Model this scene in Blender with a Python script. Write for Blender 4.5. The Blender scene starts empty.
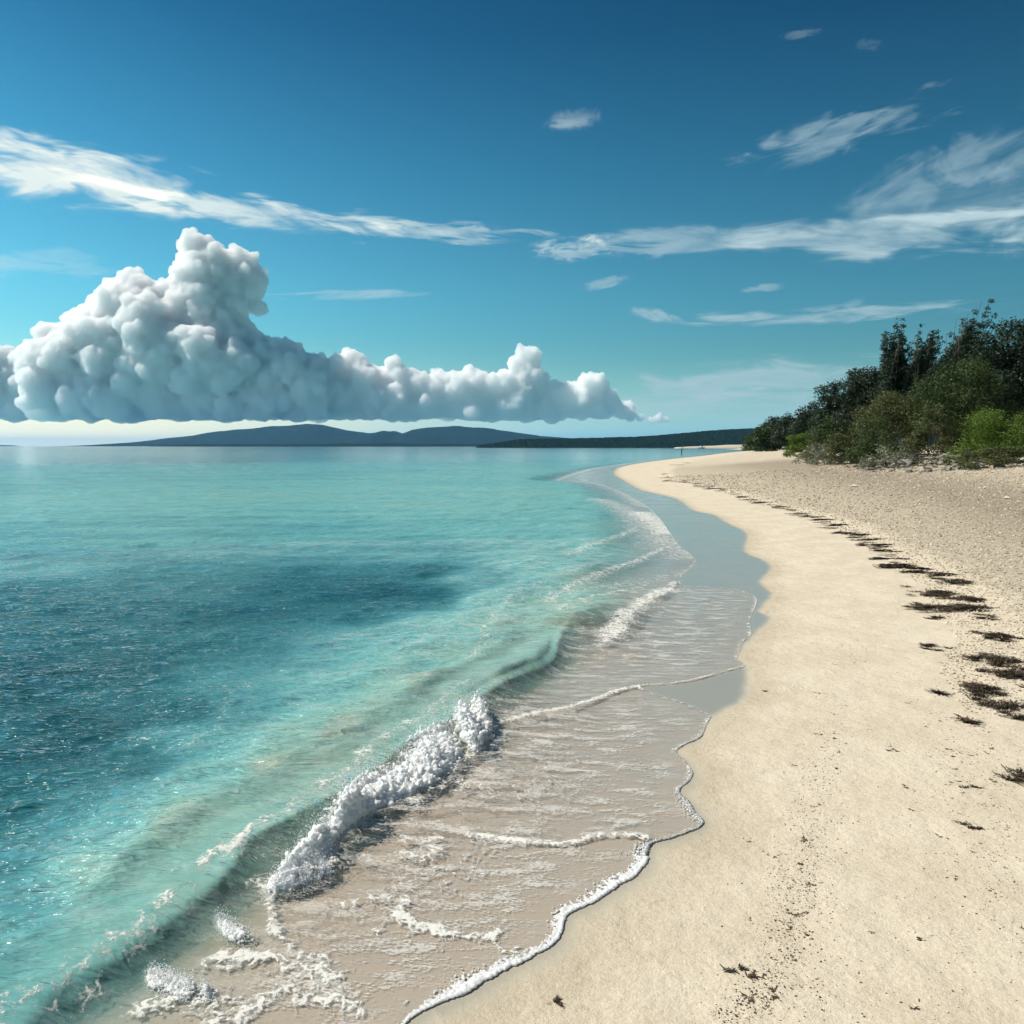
import bpy, bmesh, math, random
import numpy as np
from mathutils import Vector, Matrix

random.seed(7)
RNG = np.random.default_rng(11)
SC = bpy.context.scene
COL = SC.collection

# ------------------------------------------------------------------ camera
CAM_H = 2.4
F = 804.0
TH = math.atan(66.0 / F)
cam_d = bpy.data.cameras.new('camera')
cam = bpy.data.objects.new('camera', cam_d)
COL.objects.link(cam)
cam_d.sensor_width = 36.0
cam_d.lens = 36.0 * F / 1024.0
cam_d.clip_start = 0.05
cam_d.clip_end = 200000.0
cam.location = (0, 0, CAM_H)
cam.rotation_euler = (math.pi / 2 - TH, 0, 0)
SC.camera = cam
SC.render.resolution_x = 1024
SC.render.resolution_y = 1024

# ------------------------------------------------------------------ light
SUN_AZ = -84.0      # degrees from +Y, negative = towards -X
SUN_EL = 49.0
SUN_STRENGTH = 4.0
SKY_STRENGTH = 0.10
EXPOSURE = 0.55
SC.view_settings.view_transform = 'Standard'
SC.view_settings.look = 'None'
SC.view_settings.exposure = EXPOSURE
SC.view_settings.gamma = 1.0

sun_dir = Vector((math.sin(math.radians(SUN_AZ)) * math.cos(math.radians(SUN_EL)),
                  math.cos(math.radians(SUN_AZ)) * math.cos(math.radians(SUN_EL)),
                  math.sin(math.radians(SUN_EL))))
sl = bpy.data.lights.new('sun', 'SUN')
sl.energy = SUN_STRENGTH
sl.angle = math.radians(0.5)
sl.color = (1.0, 0.93, 0.82)
so = bpy.data.objects.new('sun', sl)
COL.objects.link(so)
so.rotation_euler = sun_dir.to_track_quat('Z', 'Y').to_euler()

SC.render.engine = 'CYCLES'
cy = SC.cycles
cy.use_denoising = True
cy.use_adaptive_sampling = True
cy.adaptive_threshold = 0.012
cy.adaptive_min_samples = 20
cy.max_bounces = 18
cy.diffuse_bounces = 5
cy.glossy_bounces = 3
cy.transmission_bounces = 3
cy.transparent_max_bounces = 12
cy.volume_bounces = 18
cy.sample_clamp_indirect = 2.0
cy.sample_clamp_direct = 3.0
cy.caustics_reflective = False
cy.caustics_refractive = False

def raydir(px, py):
    x = (px - 512.0) / F
    y = (512.0 - py) / F
    return np.array([x, math.cos(TH) + y * math.sin(TH), -math.sin(TH) + y * math.cos(TH)])

def P(px, py, z=0.0):
    d = raydir(px, py)
    t = (z - CAM_H) / d[2]
    return np.array([d[0] * t, d[1] * t])

def at(px, py, Y):
    d = raydir(px, py)
    t = Y / d[1]
    return np.array([d[0] * t, Y, CAM_H + d[2] * t])

# ------------------------------------------------------------------ node helpers
class NT:
    def __init__(self, tree):
        self.t = tree
        self.n = tree.nodes
        self.l = tree.links
    def node(self, typ, **kw):
        nd = self.n.new(typ)
        for k, v in kw.items():
            setattr(nd, k, v)
        return nd
    def link(self, a, b):
        self.l.new(a, b)
    def put(self, sock, v):
        if isinstance(v, bpy.types.NodeSocket):
            self.l.new(v, sock)
        elif v is not None:
            if isinstance(v, (tuple, list)) and len(v) == 3 and sock.type == 'RGBA':
                v = (*v, 1.0)
            sock.default_value = v
    def math(self, op, a, b=None, c=None, clamp=False):
        nd = self.node('ShaderNodeMath', operation=op, use_clamp=clamp)
        self.put(nd.inputs[0], a)
        if b is not None: self.put(nd.inputs[1], b)
        if c is not None: self.put(nd.inputs[2], c)
        return nd.outputs[0]
    def vmath(self, op, a, b=None):
        nd = self.node('ShaderNodeVectorMath', operation=op)
        self.put(nd.inputs[0], a)
        if b is not None: self.put(nd.inputs[1], b)
        return nd.outputs[0]
    def mapr(self, v, a, b, c=0.0, d=1.0, smooth=True):
        nd = self.node('ShaderNodeMapRange', interpolation_type='SMOOTHSTEP' if smooth else 'LINEAR')
        self.put(nd.inputs[0], v)
        for i, q in enumerate((a, b, c, d)):
            self.put(nd.inputs[1 + i], q)
        return nd.outputs[0]
    def noise(self, vec, scale, detail=2.0, rough=0.5, dist=0.0, out=0):
        nd = self.node('ShaderNodeTexNoise')
        if vec is not None: self.put(nd.inputs['Vector'], vec)
        nd.inputs['Scale'].default_value = scale
        nd.inputs['Detail'].default_value = detail
        nd.inputs['Roughness'].default_value = rough
        nd.inputs['Distortion'].default_value = dist
        return nd.outputs[out]
    def voronoi(self, vec, scale, feature='F1', out=0, rand=1.0):
        nd = self.node('ShaderNodeTexVoronoi', feature=feature)
        if vec is not None: self.put(nd.inputs['Vector'], vec)
        nd.inputs['Scale'].default_value = scale
        nd.inputs['Randomness'].default_value = rand
        return nd.outputs[out]
    def mix(self, fac, a, b, blend='MIX'):
        nd = self.node('ShaderNodeMix', data_type='RGBA', blend_type=blend)
        self.put(nd.inputs[0], fac)
        self.put(nd.inputs[6], a)
        self.put(nd.inputs[7], b)
        return nd.outputs[2]
    def mixs(self, fac, a, b):
        nd = self.node('ShaderNodeMixShader')
        self.put(nd.inputs[0], fac)
        self.l.new(a, nd.inputs[1])
        self.l.new(b, nd.inputs[2])
        return nd.outputs[0]
    def attr(self, name, out='Fac'):
        nd = self.node('ShaderNodeAttribute', attribute_name=name)
        return nd.outputs[out]
    def ramp(self, fac, stops, interp='LINEAR'):
        nd = self.node('ShaderNodeValToRGB')
        cr = nd.color_ramp
        cr.interpolation = interp
        while len(cr.elements) < len(stops):
            cr.elements.new(0.5)
        for e, (p, c) in zip(cr.elements, stops):
            e.position = p
            e.color = (*c, 1.0)
        self.put(nd.inputs[0], fac)
        return nd.outputs[0]
    def mapping(self, vec, scale=(1, 1, 1), rot=(0, 0, 0), loc=(0, 0, 0)):
        nd = self.node('ShaderNodeMapping')
        self.put(nd.inputs[0], vec)
        nd.inputs['Location'].default_value = loc
        nd.inputs['Rotation'].default_value = rot
        nd.inputs['Scale'].default_value = scale
        return nd.outputs[0]
    def bump(self, height, strength=1.0, dist=1.0, normal=None):
        nd = self.node('ShaderNodeBump')
        self.put(nd.inputs['Height'], height)
        self.put(nd.inputs['Strength'], strength)
        nd.inputs['Distance'].default_value = dist
        if normal is not None: self.l.new(normal, nd.inputs['Normal'])
        return nd.outputs[0]

def new_mat(name):
    m = bpy.data.materials.new(name)
    m.use_nodes = True
    m.node_tree.nodes.clear()
    t = NT(m.node_tree)
    out = t.node('ShaderNodeOutputMaterial')
    return m, t, out

def principled(t, color, rough=0.8, normal=None, spec=0.3, **kw):
    nd = t.node('ShaderNodeBsdfPrincipled')
    t.put(nd.inputs['Base Color'], color)
    t.put(nd.inputs['Roughness'], rough)
    t.put(nd.inputs['Specular IOR Level'], spec)
    if normal is not None: t.link(normal, nd.inputs['Normal'])
    for k, v in kw.items():
        t.put(nd.inputs[k], v)
    return nd.outputs[0]

# ------------------------------------------------------------------ world sky
world = bpy.data.worlds.new('World')
SC.world = world
world.use_nodes = True
world.node_tree.nodes.clear()
W = NT(world.node_tree)
wo = W.node('ShaderNodeOutputWorld')
bg = W.node('ShaderNodeBackground')
sky = W.node('ShaderNodeTexSky', sky_type='NISHITA')
sky.sun_disc = False
sky.sun_elevation = math.radians(SUN_EL)
sky.sun_rotation = math.radians(SUN_AZ)
sky.altitude = 0
sky.air_density = 1.0
sky.dust_density = 1.2
sky.ozone_density = 1.6
tc = W.node('ShaderNodeTexCoord')
gen = tc.outputs['Generated']
sep = W.node('ShaderNodeSeparateXYZ')
W.link(gen, sep.inputs[0])
az = W.math('ARCTAN2', sep.outputs[0], sep.outputs[1])
el = W.math('ARCSINE', sep.outputs[2])
skyc = W.mix(1.0, sky.outputs[0], (0.50, 0.88, 0.88), 'MULTIPLY')
sdot = W.node('ShaderNodeVectorMath', operation='DOT_PRODUCT')
W.link(gen, sdot.inputs[0]); sdot.inputs[1].default_value = sun_dir
side = W.mapr(sdot.outputs['Value'], -.35, .85, .42, 1.25, smooth=False)
sv_ = W.node('ShaderNodeVectorMath', operation='SCALE'); W.link(skyc, sv_.inputs[0]); W.link(side, sv_.inputs[3]); skyc = sv_.outputs[0]
# deepen the blue aloft a little, as this air is very clear there
hi = W.mapr(el, math.radians(2), math.radians(34), 0.0, 1.0, smooth=False)
skyc = W.mix(1.0, skyc, W.ramp(hi, [(0.0, (1.05, 1.15, 1.1)), (0.25, (0.62, 0.98, 1.0)), (0.5, (0.32, 0.68, 0.76)), (0.75, (0.13, 0.38, 0.50)), (1.0, (0.055, 0.21, 0.33))]), 'MULTIPLY')

def azel(px, py):
    d = raydir(px, py)
    d = d / np.linalg.norm(d)
    return math.atan2(d[0], d[1]), math.asin(d[2])

# cirrus: every streak is a patch of direction space, at infinity like the sky
cir = []   # centre px, py, half length px, half width px, tilt deg (down to the right +), density, grain
cir += [(60, 172, 230, 44, 10, 1.5, .8), (250, 212, 210, 24, 8, 1.15, 1.0),
        (440, 232, 130, 13, 4, .8, 1.4), (573, 118, 38, 14, -10, .5, 1.3),
        (848, 130, 150, 26, -17, .50, 2.4), (960, 175, 170, 64, -24, .42, 1.6), (980, 200, 240, 60, -12, .30, .9), (1120, 190, 210, 70, -18, .6, 1.2),
        (910, 236, 260, 30, -3, 1.1, .8), (690, 240, 160, 20, -3, .6, 1.4), (580, 248, 66, 15, -4, .9, 1.8), (605, 283, 34, 8, -14, .5, 2.0),
        (830, 314, 170, 15, -4, .75, 1.9), (656, 316, 36, 10, 9, .8, 2.0),
        (765, 288, 34, 6, -6, .5, 2.0), (360, 294, 120, 7, -2, .45, 1.6),
        (760, 382, 200, 30, -3, .9, .8), (720, 408, 220, 22, -1, .7, .7), (30, 262, 160, 24, 2, .3, .9), (800, 34, 30, 6, -10, .2, 2.2), (870, 44, 22, 8, 0, .18, 2.2)]
streaks = []
for i, (cx, cy_, hl, hw, tilt, dens, grain) in enumerate(cir):
    a0, e0 = azel(cx, cy_)
    a1, e1 = azel(cx + 10 * math.cos(math.radians(tilt)), cy_ + 10 * math.sin(math.radians(tilt)))
    ang = math.atan2(e1 - e0, a1 - a0)
    px2 = math.hypot(a1 - a0, e1 - e0) / 10.0
    da = W.math('SUBTRACT', az, a0)
    de = W.math('SUBTRACT', el, e0)
    c, s = math.cos(ang), math.sin(ang)
    u = W.math('ADD', W.math('MULTIPLY', da, c / (hl * px2)), W.math('MULTIPLY', de, s / (hl * px2)))
    v = W.math('ADD', W.math('MULTIPLY', da, -s / (hw * px2)), W.math('MULTIPLY', de, c / (hw * px2)))
    r2 = W.math('ADD', W.math('MULTIPLY', u, u), W.math('MULTIPLY', v, v))
    near_ = W.math('LESS_THAN', r2, 2.3)
    comb = W.node('ShaderNodeCombineXYZ')
    W.link(W.math('MULTIPLY', u, hl * px2 * 5 * grain), comb.inputs[0])
    W.link(W.math('MULTIPLY', v, hw * px2 * 28 * grain), comb.inputs[1])
    comb.inputs[2].default_value = i * 7.3
    nz = W.noise(comb.outputs[0], 1.0, 6.0, 0.64, 0.5)
    c2 = W.node('ShaderNodeCombineXYZ')
    W.link(W.math('MULTIPLY', u, 2.2), c2.inputs[0]); W.link(W.math('MULTIPLY', v, 1.3), c2.inputs[1]); c2.inputs[2].default_value = i * 3.1
    nl = W.math('SUBTRACT', W.noise(c2.outputs[0], 1.0, 3.0, 0.6, 0.6), .5)
    r2 = W.math('ADD', r2, W.math('MULTIPLY', nl, 2.6 if hl > 60 else 1.3))
    env = W.mapr(r2, 0.0, 1.0, 1.0, 0.0)
    nn = W.mapr(nz, 0.30, 0.72, 0.0, 1.0, smooth=False)
    m = W.math('MULTIPLY', W.mapr(W.math('ADD', W.math('MULTIPLY', env, 0.75), nn), 0.56, 1.60), W.math('POWER', env, 1.5))
    m = W.math('MULTIPLY', m, dens)
    streaks.append((near_, W.math('MINIMUM', m, .93)))
# cloud light: brighter and warmer towards the sun
dt = W.node('ShaderNodeVectorMath', operation='DOT_PRODUCT')
W.link(gen, dt.inputs[0])
dt.inputs[1].default_value = sun_dir
sunk = W.mapr(dt.outputs['Value'], 0.1, 0.9, 0.0, 1.0, smooth=False)
ccol = W.ramp(sunk, [(0.0, (3.0, 4.1, 4.5)), (0.5, (5.2, 6.0, 5.9)), (1.0, (8.6, 8.3, 7.4))])
# pale bright band low over the horizon, strongest under the sun side
low = W.mapr(el, math.radians(-1.0), math.radians(9.0), 1.0, 0.0)
low = W.math('MULTIPLY', W.math('MULTIPLY', low, low), W.mapr(el, math.radians(-2.5), math.radians(-.8), 0.0, 1.0))
lowl = W.mapr(az, math.radians(-36), math.radians(24), 1.0, 0.55)
skyc = W.mix(W.math('MULTIPLY', low, lowl), skyc, W.ramp(W.mapr(az, math.radians(-30), math.radians(12), 0, 1), [(0, (10.6, 9.6, 6.6)), (.6, (6.6, 8.0, 7.2)), (1, (4.4, 7.6, 8.0))]))
dif_ = W.node('ShaderNodeVectorMath', operation='SUBTRACT')
W.link(ccol, dif_.inputs[0]); W.link(skyc, dif_.inputs[1])
gap_ = W.node('ShaderNodeVectorMath', operation='MAXIMUM')
W.link(dif_.outputs[0], gap_.inputs[0]); gap_.inputs[1].default_value = (0, 0, 0)
W.link(skyc, bg.inputs[0])
bg.inputs[1].default_value = SKY_STRENGTH
acc = bg.outputs[0]
for near_, m in streaks:
    b2 = W.node('ShaderNodeBackground')
    W.link(gap_.outputs[0], b2.inputs[0])
    W.link(W.math('MULTIPLY', m, SKY_STRENGTH), b2.inputs[1])
    mx = W.node('ShaderNodeMixShader')
    W.link(near_, mx.inputs[0]); W.link(b2.outputs[0], mx.inputs[2])
    ad = W.node('ShaderNodeAddShader')
    W.link(acc, ad.inputs[0]); W.link(mx.outputs[0], ad.inputs[1])
    acc = ad.outputs[0]
W.link(acc, wo.inputs[0])

# ------------------------------------------------------------------ numpy helpers
def hash3(ix, iy, iz, seed):
    n = (ix.astype(np.int64) * 374761393 + iy.astype(np.int64) * 668265263 + iz.astype(np.int64) * 2147483647 + seed * 974634777) & 0xffffffff
    n = ((n ^ (n >> 13)) * 1274126177) & 0xffffffff
    n = (n ^ (n >> 16)) & 0xffffffff
    return n.astype(np.float64) / 4294967295.0

def vnoise(p, seed=0):
    """smooth value noise 0..1 at points p (n,3)"""
    f = np.floor(p)
    i = f.astype(np.int64)
    w = p - f
    w = w * w * w * (w * (w * 6 - 15) + 10)
    r = 0
    for dx in (0, 1):
        for dy in (0, 1):
            for dz in (0, 1):
                ww = (w[:, 0] if dx else 1 - w[:, 0]) * (w[:, 1] if dy else 1 - w[:, 1]) * (w[:, 2] if dz else 1 - w[:, 2])
                r = r + ww * hash3(i[:, 0] + dx, i[:, 1] + dy, i[:, 2] + dz, seed)
    return r

def fbm(p, seed=0, octv=4, gain=0.5):
    a, t, r = 1.0, 0.0, 0
    for o in range(octv):
        r = r + a * vnoise(p * (2.03 ** o) + o * 17.1, seed + o)
        t += a
        a *= gain
    return r / t

def billow(p, seed=0, octv=3, gain=0.5):
    a, t, r = 1.0, 0.0, 0
    for o in range(octv):
        r = r + a * (1 - np.abs(2 * vnoise(p * (2.03 ** o) + o * 9.7, seed + o) - 1) * 1.0)
        t += a
        a *= gain
    return r / t

def fbm2(x, y, scale, seed=0, octv=3, gain=0.5):
    return fbm(np.stack([x * scale, y * scale, np.zeros_like(x) + 0.5], 1), seed, octv, gain)

def catmull(pts, sub=6):
    pts = np.asarray(pts, float)
    p = np.vstack([2 * pts[0] - pts[1], pts, 2 * pts[-1] - pts[-2]])
    out = []
    for i in range(1, len(p) - 2):
        for k in range(sub):
            t = k / sub
            out.append(0.5 * ((2 * p[i]) + (-p[i - 1] + p[i + 1]) * t + (2 * p[i - 1] - 5 * p[i] + 4 * p[i + 1] - p[i + 2]) * t * t
                              + (-p[i - 1] + 3 * p[i] - 3 * p[i + 1] + p[i + 2]) * t ** 3))
    out.append(pts[-1])
    return np.array(out)

def poly_dist(x, y, line):
    """distance, side (+ = right of travel), arc parameter 0..1"""
    best = np.full(x.shape, 1e18)
    side = np.zeros(x.shape)
    par = np.zeros(x.shape)
    seg = np.linalg.norm(np.diff(line, axis=0), axis=1)
    cum = np.concatenate([[0], np.cumsum(seg)])
    L = cum[-1]
    for i in range(len(line) - 1):
        ax, ay = line[i]
        dx, dy = line[i + 1] - line[i]
        l2 = dx * dx + dy * dy + 1e-12
        t = np.clip(((x - ax) * dx + (y - ay) * dy) / l2, 0, 1)
        ex = x - ax - t * dx
        ey = y - ay - t * dy
        d2 = ex * ex + ey * ey
        m = d2 < best
        best = np.where(m, d2, best)
        side = np.where(m, np.sign(dy * ex - dx * ey), side)
        par = np.where(m, (cum[i] + t * seg[i]) / L, par)
    return np.sqrt(best), side, par

def in_poly(x, y, poly):
    c = np.zeros(x.shape, bool)
    n = len(poly)
    for i in range(n):
        x1, y1 = poly[i]
        x2, y2 = poly[(i + 1) % n]
        if y1 == y2:
            continue
        m = ((y1 > y) != (y2 > y)) & (x < (x2 - x1) * (y - y1) / (y2 - y1) + x1)
        c ^= m
    return c

def sstep(a, b, v):
    t = np.clip((v - a) / (b - a), 0, 1)
    return t * t * (3 - 2 * t)

def mesh_np(name, verts, quads=None, tris=None, smooth=True, attrs=None):
    me = bpy.data.meshes.new(name)
    verts = np.ascontiguousarray(verts, np.float32)
    fl = []
    if quads is not None and len(quads): fl.append((np.asarray(quads, np.int32), 4))
    if tris is not None and len(tris): fl.append((np.asarray(tris, np.int32), 3))
    nl = sum(q.size for q, k in fl)
    nf = sum(len(q) for q, k in fl)
    me.vertices.add(len(verts))
    me.vertices.foreach_set('co', verts.ravel())
    me.loops.add(nl)
    me.loops.foreach_set('vertex_index', np.concatenate([q.ravel() for q, k in fl]).astype(np.int32))
    me.polygons.add(nf)
    starts, s = [], 0
    for q, k in fl:
        starts.append(s + np.arange(len(q)) * k)
        s += q.size
    me.polygons.foreach_set('loop_start', np.concatenate(starts).astype(np.int32))
    me.polygons.foreach_set('use_smooth', np.full(nf, bool(smooth)))
    me.update(calc_edges=True)
    for k, v in (attrs or {}).items():
        a = me.attributes.new(k, 'FLOAT', 'POINT')
        a.data.foreach_set('value', np.ascontiguousarray(v, np.float32))
    return me

def link(name, me, mat, parent=None, label=None, cat=None, group=None, kind=None, loc=None):
    o = bpy.data.objects.new(name, me)
    COL.objects.link(o)
    if me is not None and mat is not None and not me.materials:
        me.materials.append(mat)
    if parent is not None: o.parent = parent
    if label: o['label'] = label
    if cat: o['category'] = cat
    if group: o['group'] = group
    if kind: o['kind'] = kind
    if loc is not None: o.location = loc
    return o

def grid_quads(nr, nc, keep=None):
    i = np.arange(nr * nc).reshape(nr, nc)
    q = np.stack([i[:-1, :-1], i[:-1, 1:], i[1:, 1:], i[1:, :-1]], -1).reshape(-1, 4)
    if keep is not None:
        q = q[keep[q].any(1)]
    return q

def compact(verts, quads, attrs):
    used = np.zeros(len(verts), bool)
    used[quads.ravel()] = True
    idx = np.cumsum(used) - 1
    return verts[used], idx[quads], {k: v[used] for k, v in attrs.items()}

# ------------------------------------------------------------------ shore lines (traced, laid on z = 0)
near_px = [(407, 1023), (443, 1003), (471, 989), (524, 959), (545, 948), (556, 938), (564, 916), (590, 903), (613, 888), (638, 873), (645, 858),
           (651, 845), (670, 838), (686, 832), (701, 824), (690, 806), (679, 792), (688, 782), (692, 772), (686, 762), (676, 752), (684, 745), (699, 738)]
A_px = near_px + [(712, 718), (744, 700), (748, 685), (746, 666), (737, 656), (752, 636), (767, 618), (757, 610), (768, 594), (757, 582), (767, 569),
                  (762, 561), (742, 551), (743, 533), (724, 523), (711, 515), (690, 510), (674, 499), (650, 493), (636, 489), (622, 481), (612, 473),
                  (621, 466.5), (650, 461.5), (680, 458), (700, 456), (725, 453), (745, 450.6)]
B_px = near_px + [(708, 722), (710, 716), (699, 709), (680, 701), (664, 696), (648, 690), (641, 685.5), (668, 684), (696, 680), (725, 672), (746, 666), (737, 657), (745, 640), (752, 634),
                  (750, 620), (757, 600), (745, 592), (730, 588), (705, 586), (683, 585), (682, 575), (696, 560), (680, 545), (671, 533), (660, 518), (650, 508), (638, 500), (622, 492),
                  (600, 484), (580, 481), (557, 479.5), (575, 474), (599, 468), (621, 465), (650, 460.8), (680, 457.5), (700, 455.5), (725, 452.6), (745, 450.2)]
def world_line(px, pre, post):
    w = [P(a, b) for a, b in px]
    return catmull(np.array(pre + w + post), 5)
PRE = [(-4.0, -12.0), (-3.6, -4.0), (-2.2, 0.6), (-1.2, 2.1)]
POST = [(170.0, 620.0), (330.0, 800.0), (700.0, 1100.0)]
A_line = world_line(A_px, PRE, POST)
B_line = world_line(B_px, PRE, POST)
CLOSE = [(2500.0, 1300.0), (2500.0, -12.0)]
def signed(x, y, line):
    d, s, par = poly_dist(x, y, line)
    inside = in_poly(x, y, np.vstack([line, CLOSE]))
    return np.where(inside, d, -d)

prof_d = np.array([-4000, -400, -60, -20, -6, -3.0, -1.5, -.6, 0, 0.5, 3, 8, 16, 24, 32, 60, 400])
prof_z = np.array([-9, -6, -3, -1.3, -.32, -.06, -.022, -.010, 0.0, 0.012, 0.11, 0.42, 1.08, 1.62, 1.82, 2.3, 5.0])
def T_of(dA):
    return np.interp(dA, prof_d, prof_z)
def terrain(x, y):
    x = np.atleast_1d(np.asarray(x, float)); y = np.atleast_1d(np.asarray(y, float))
    d = signed(x, y, A_line)
    return T_of(d) + und_of(x, y, d)
def und_of(x, y, d):
    o = np.zeros_like(d)
    m = d > .3
    a, b, c = x[m], y[m], d[m]
    o[m] = (fbm2(a, b, 0.35, 3, 3) - .5) * 0.16 * sstep(1.0, 8.0, c) + (fbm2(a, b, 2.2, 5, 3) - .5) * 0.035 * sstep(0.4, 3.0, c) + (fbm2(a, b, 6.0, 8, 3) - .5) * 0.03 * sstep(4, 8, c) * (b < 60)
    return o
def PT(px, py):
    """where the ray of a pixel meets the beach"""
    d = raydir(px, py)
    ts = np.geomspace(2.0, 900.0, 900)
    z = CAM_H + d[2] * ts
    tz = terrain(d[0] * ts, d[1] * ts)
    k = np.argmax(z <= tz)
    if k == 0: k = 899
    a, b = ts[k - 1], ts[k]
    f0, f1 = (z - tz)[k - 1], (z - tz)[k]
    t = a + (b - a) * (f0 / (f0 - f1 + 1e-12)) if f0 > 0 else a
    x, y = d[0] * t, d[1] * t
    return np.array([x, y, terrain(x, y)[0]])

def polar_grid(ncol, r_steps, half=math.radians(36)):
    inner = np.linspace(-half, half, ncol)
    outer = np.linspace(half, math.radians(100), 26)[1:]
    a = np.concatenate([-outer[::-1], inner, outer])
    R, A = np.meshgrid(r_steps, a, indexing='ij')
    return (R * np.sin(A)).ravel(), (R * np.cos(A)).ravel(), len(r_steps), len(a)

# ------------------------------------------------------------------ materials: sand
def make_sand():
    m, t, out = new_mat('sand')
    co = t.node('ShaderNodeTexCoord').outputs['Object']
    dA = t.attr('shore')
    shing = t.attr('shingle')
    tide = t.attr('grit')
    n1 = t.noise(co, 1.3, 4, 0.55)
    n2 = t.noise(co, 38, 4, 0.7)
    n3 = t.noise(co, 420, 2, 0.6)
    base = t.mix(t.mapr(n1, .35, .65), (0.69, 0.60, 0.465), (0.755, 0.67, 0.535))
    base = t.mix(t.mapr(n3, .38, .66), base, t.mix(1.0, base, (0.70, 0.67, 0.62), 'MULTIPLY'))
    base = t.mix(t.mapr(n2, .35, .65), base, t.mix(1.0, base, (0.90, 0.89, 0.87), 'MULTIPLY'))
    # fine dark and pale grains, shell bits
    vs = t.voronoi(co, 95, out=1)
    sv = t.node('ShaderNodeSeparateColor'); t.link(vs, sv.inputs[0])
    vd = t.voronoi(co, 95)
    grain = t.math('MULTIPLY', t.mapr(vd, .12, .32, 1, 0), t.math('GREATER_THAN', sv.outputs[0], t.math('SUBTRACT', 0.985, t.math('MULTIPLY', tide, 0.22))))
    base = t.mix(t.math('MULTIPLY', grain, .8), base, (0.10, 0.075, 0.055))
    # shingle: coarser, greyer, specks of shell and coral
    v2 = t.voronoi(co, 22, out=1)
    s2 = t.node('ShaderNodeSeparateColor'); t.link(v2, s2.inputs[0])
    v3 = t.voronoi(co, 55, out=1)
    s3 = t.node('ShaderNodeSeparateColor'); t.link(v3, s3.inputs[0])
    shc = t.ramp(s2.outputs[0], [(0, (0.26, 0.20, 0.14)), (.25, (0.44, 0.37, 0.275)), (.65, (0.68, 0.57, 0.42)), (1, (0.82, 0.74, 0.58))])
    shc2 = t.ramp(s3.outputs[1], [(0, (0.22, 0.17, 0.12)), (.2, (0.46, 0.39, 0.29)), (.7, (0.70, 0.59, 0.43)), (1, (0.85, 0.78, 0.64))])
    shc = t.mix(0.55, shc, shc2)
    grey = t.attr('greyband')
    shc = t.mix(grey, shc, t.mix(1.0, shc, (0.56, 0.53, 0.52), 'MULTIPLY'))
    patch = t.mapr(t.math('ADD', shing, t.math('MULTIPLY', t.math('SUBTRACT', t.noise(co, 2.2, 5, .65), .5), 1.1)), 0.25, 0.75)
    base = t.mix(t.math('MULTIPLY', patch, .85), base, shc)
    # wetness by real distance to the wash limit
    edge = t.math('ADD', dA, t.math('MULTIPLY', t.math('SUBTRACT', t.noise(co, 3.5, 3, .5), .5), t.attr('wob')))
    wet = t.mapr(edge, t.attr('wetlo'), t.attr('wethi'), 1.0, 0.0)
    damp = t.mapr(edge, 0.0, t.math('ADD', .35, t.attr('wethi')), 0.75, 0.0)
    base = t.mix(damp, base, t.mix(1.0, base, (0.80, 0.78, 0.74), 'MULTIPLY'))
    wetc = t.mix(t.mapr(n3, .3, .7), t.mix(t.attr('filmed'), (0.26, 0.255, 0.205), (0.37, 0.32, 0.26)), t.mix(t.attr('filmed'), (0.34, 0.325, 0.27), (0.50, 0.44, 0.37)))
    col = t.mix(wet, base, wetc)
    rough = t.mapr(wet, 0.25, 0.95, 0.92, t.mapr(t.noise(co, 1.1, 2, .5), .3, .7, .10, .22), smooth=True)
    # relief
    hs = t.math('ADD', t.math('MULTIPLY', n2, 0.005), t.math('MULTIPLY', n3, 0.0022))
    hs = t.math('ADD', t.math('ADD', hs, t.math('MULTIPLY', t.noise(co, 90, 2, .6), 0.0035)), t.math('MULTIPLY', t.noise(co, 4.5, 4, .6), 0.034))
    hd = t.math('MULTIPLY', t.math('ADD', t.math('MULTIPLY', s2.outputs[1], .012), t.math('ADD', t.math('MULTIPLY', t.noise(co, 4, 6, .72), .085), t.math('MULTIPLY', n2, .03))), patch)
    h = t.math('ADD', hs, hd)
    h = t.math('MULTIPLY', h, t.mapr(wet, 0, .9, 1.0, 0.025))
    nb = t.bump(h, 1.0, 1.0)
    t.link(principled(t, col, rough, nb, spec=t.mapr(wet, 0, 1, .15, .55)), out.inputs[0])
    return m

# ------------------------------------------------------------------ beach sheet
rs = np.concatenate([np.geomspace(0.3, 2.2, 25)[:-1], np.geomspace(2.2, 60, 560)[:-1], np.geomspace(60, 700, 200)[:-1], np.geomspace(700, 11000, 60)])
X, Y, nr, nc = polar_grid(620, rs)
dA = signed(X, Y, A_line)
Z = T_of(dA)
# gentle undulation of the dry beach, cusps and lumps
und = und_of(X, Y, dA)
Z = Z + und
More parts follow.
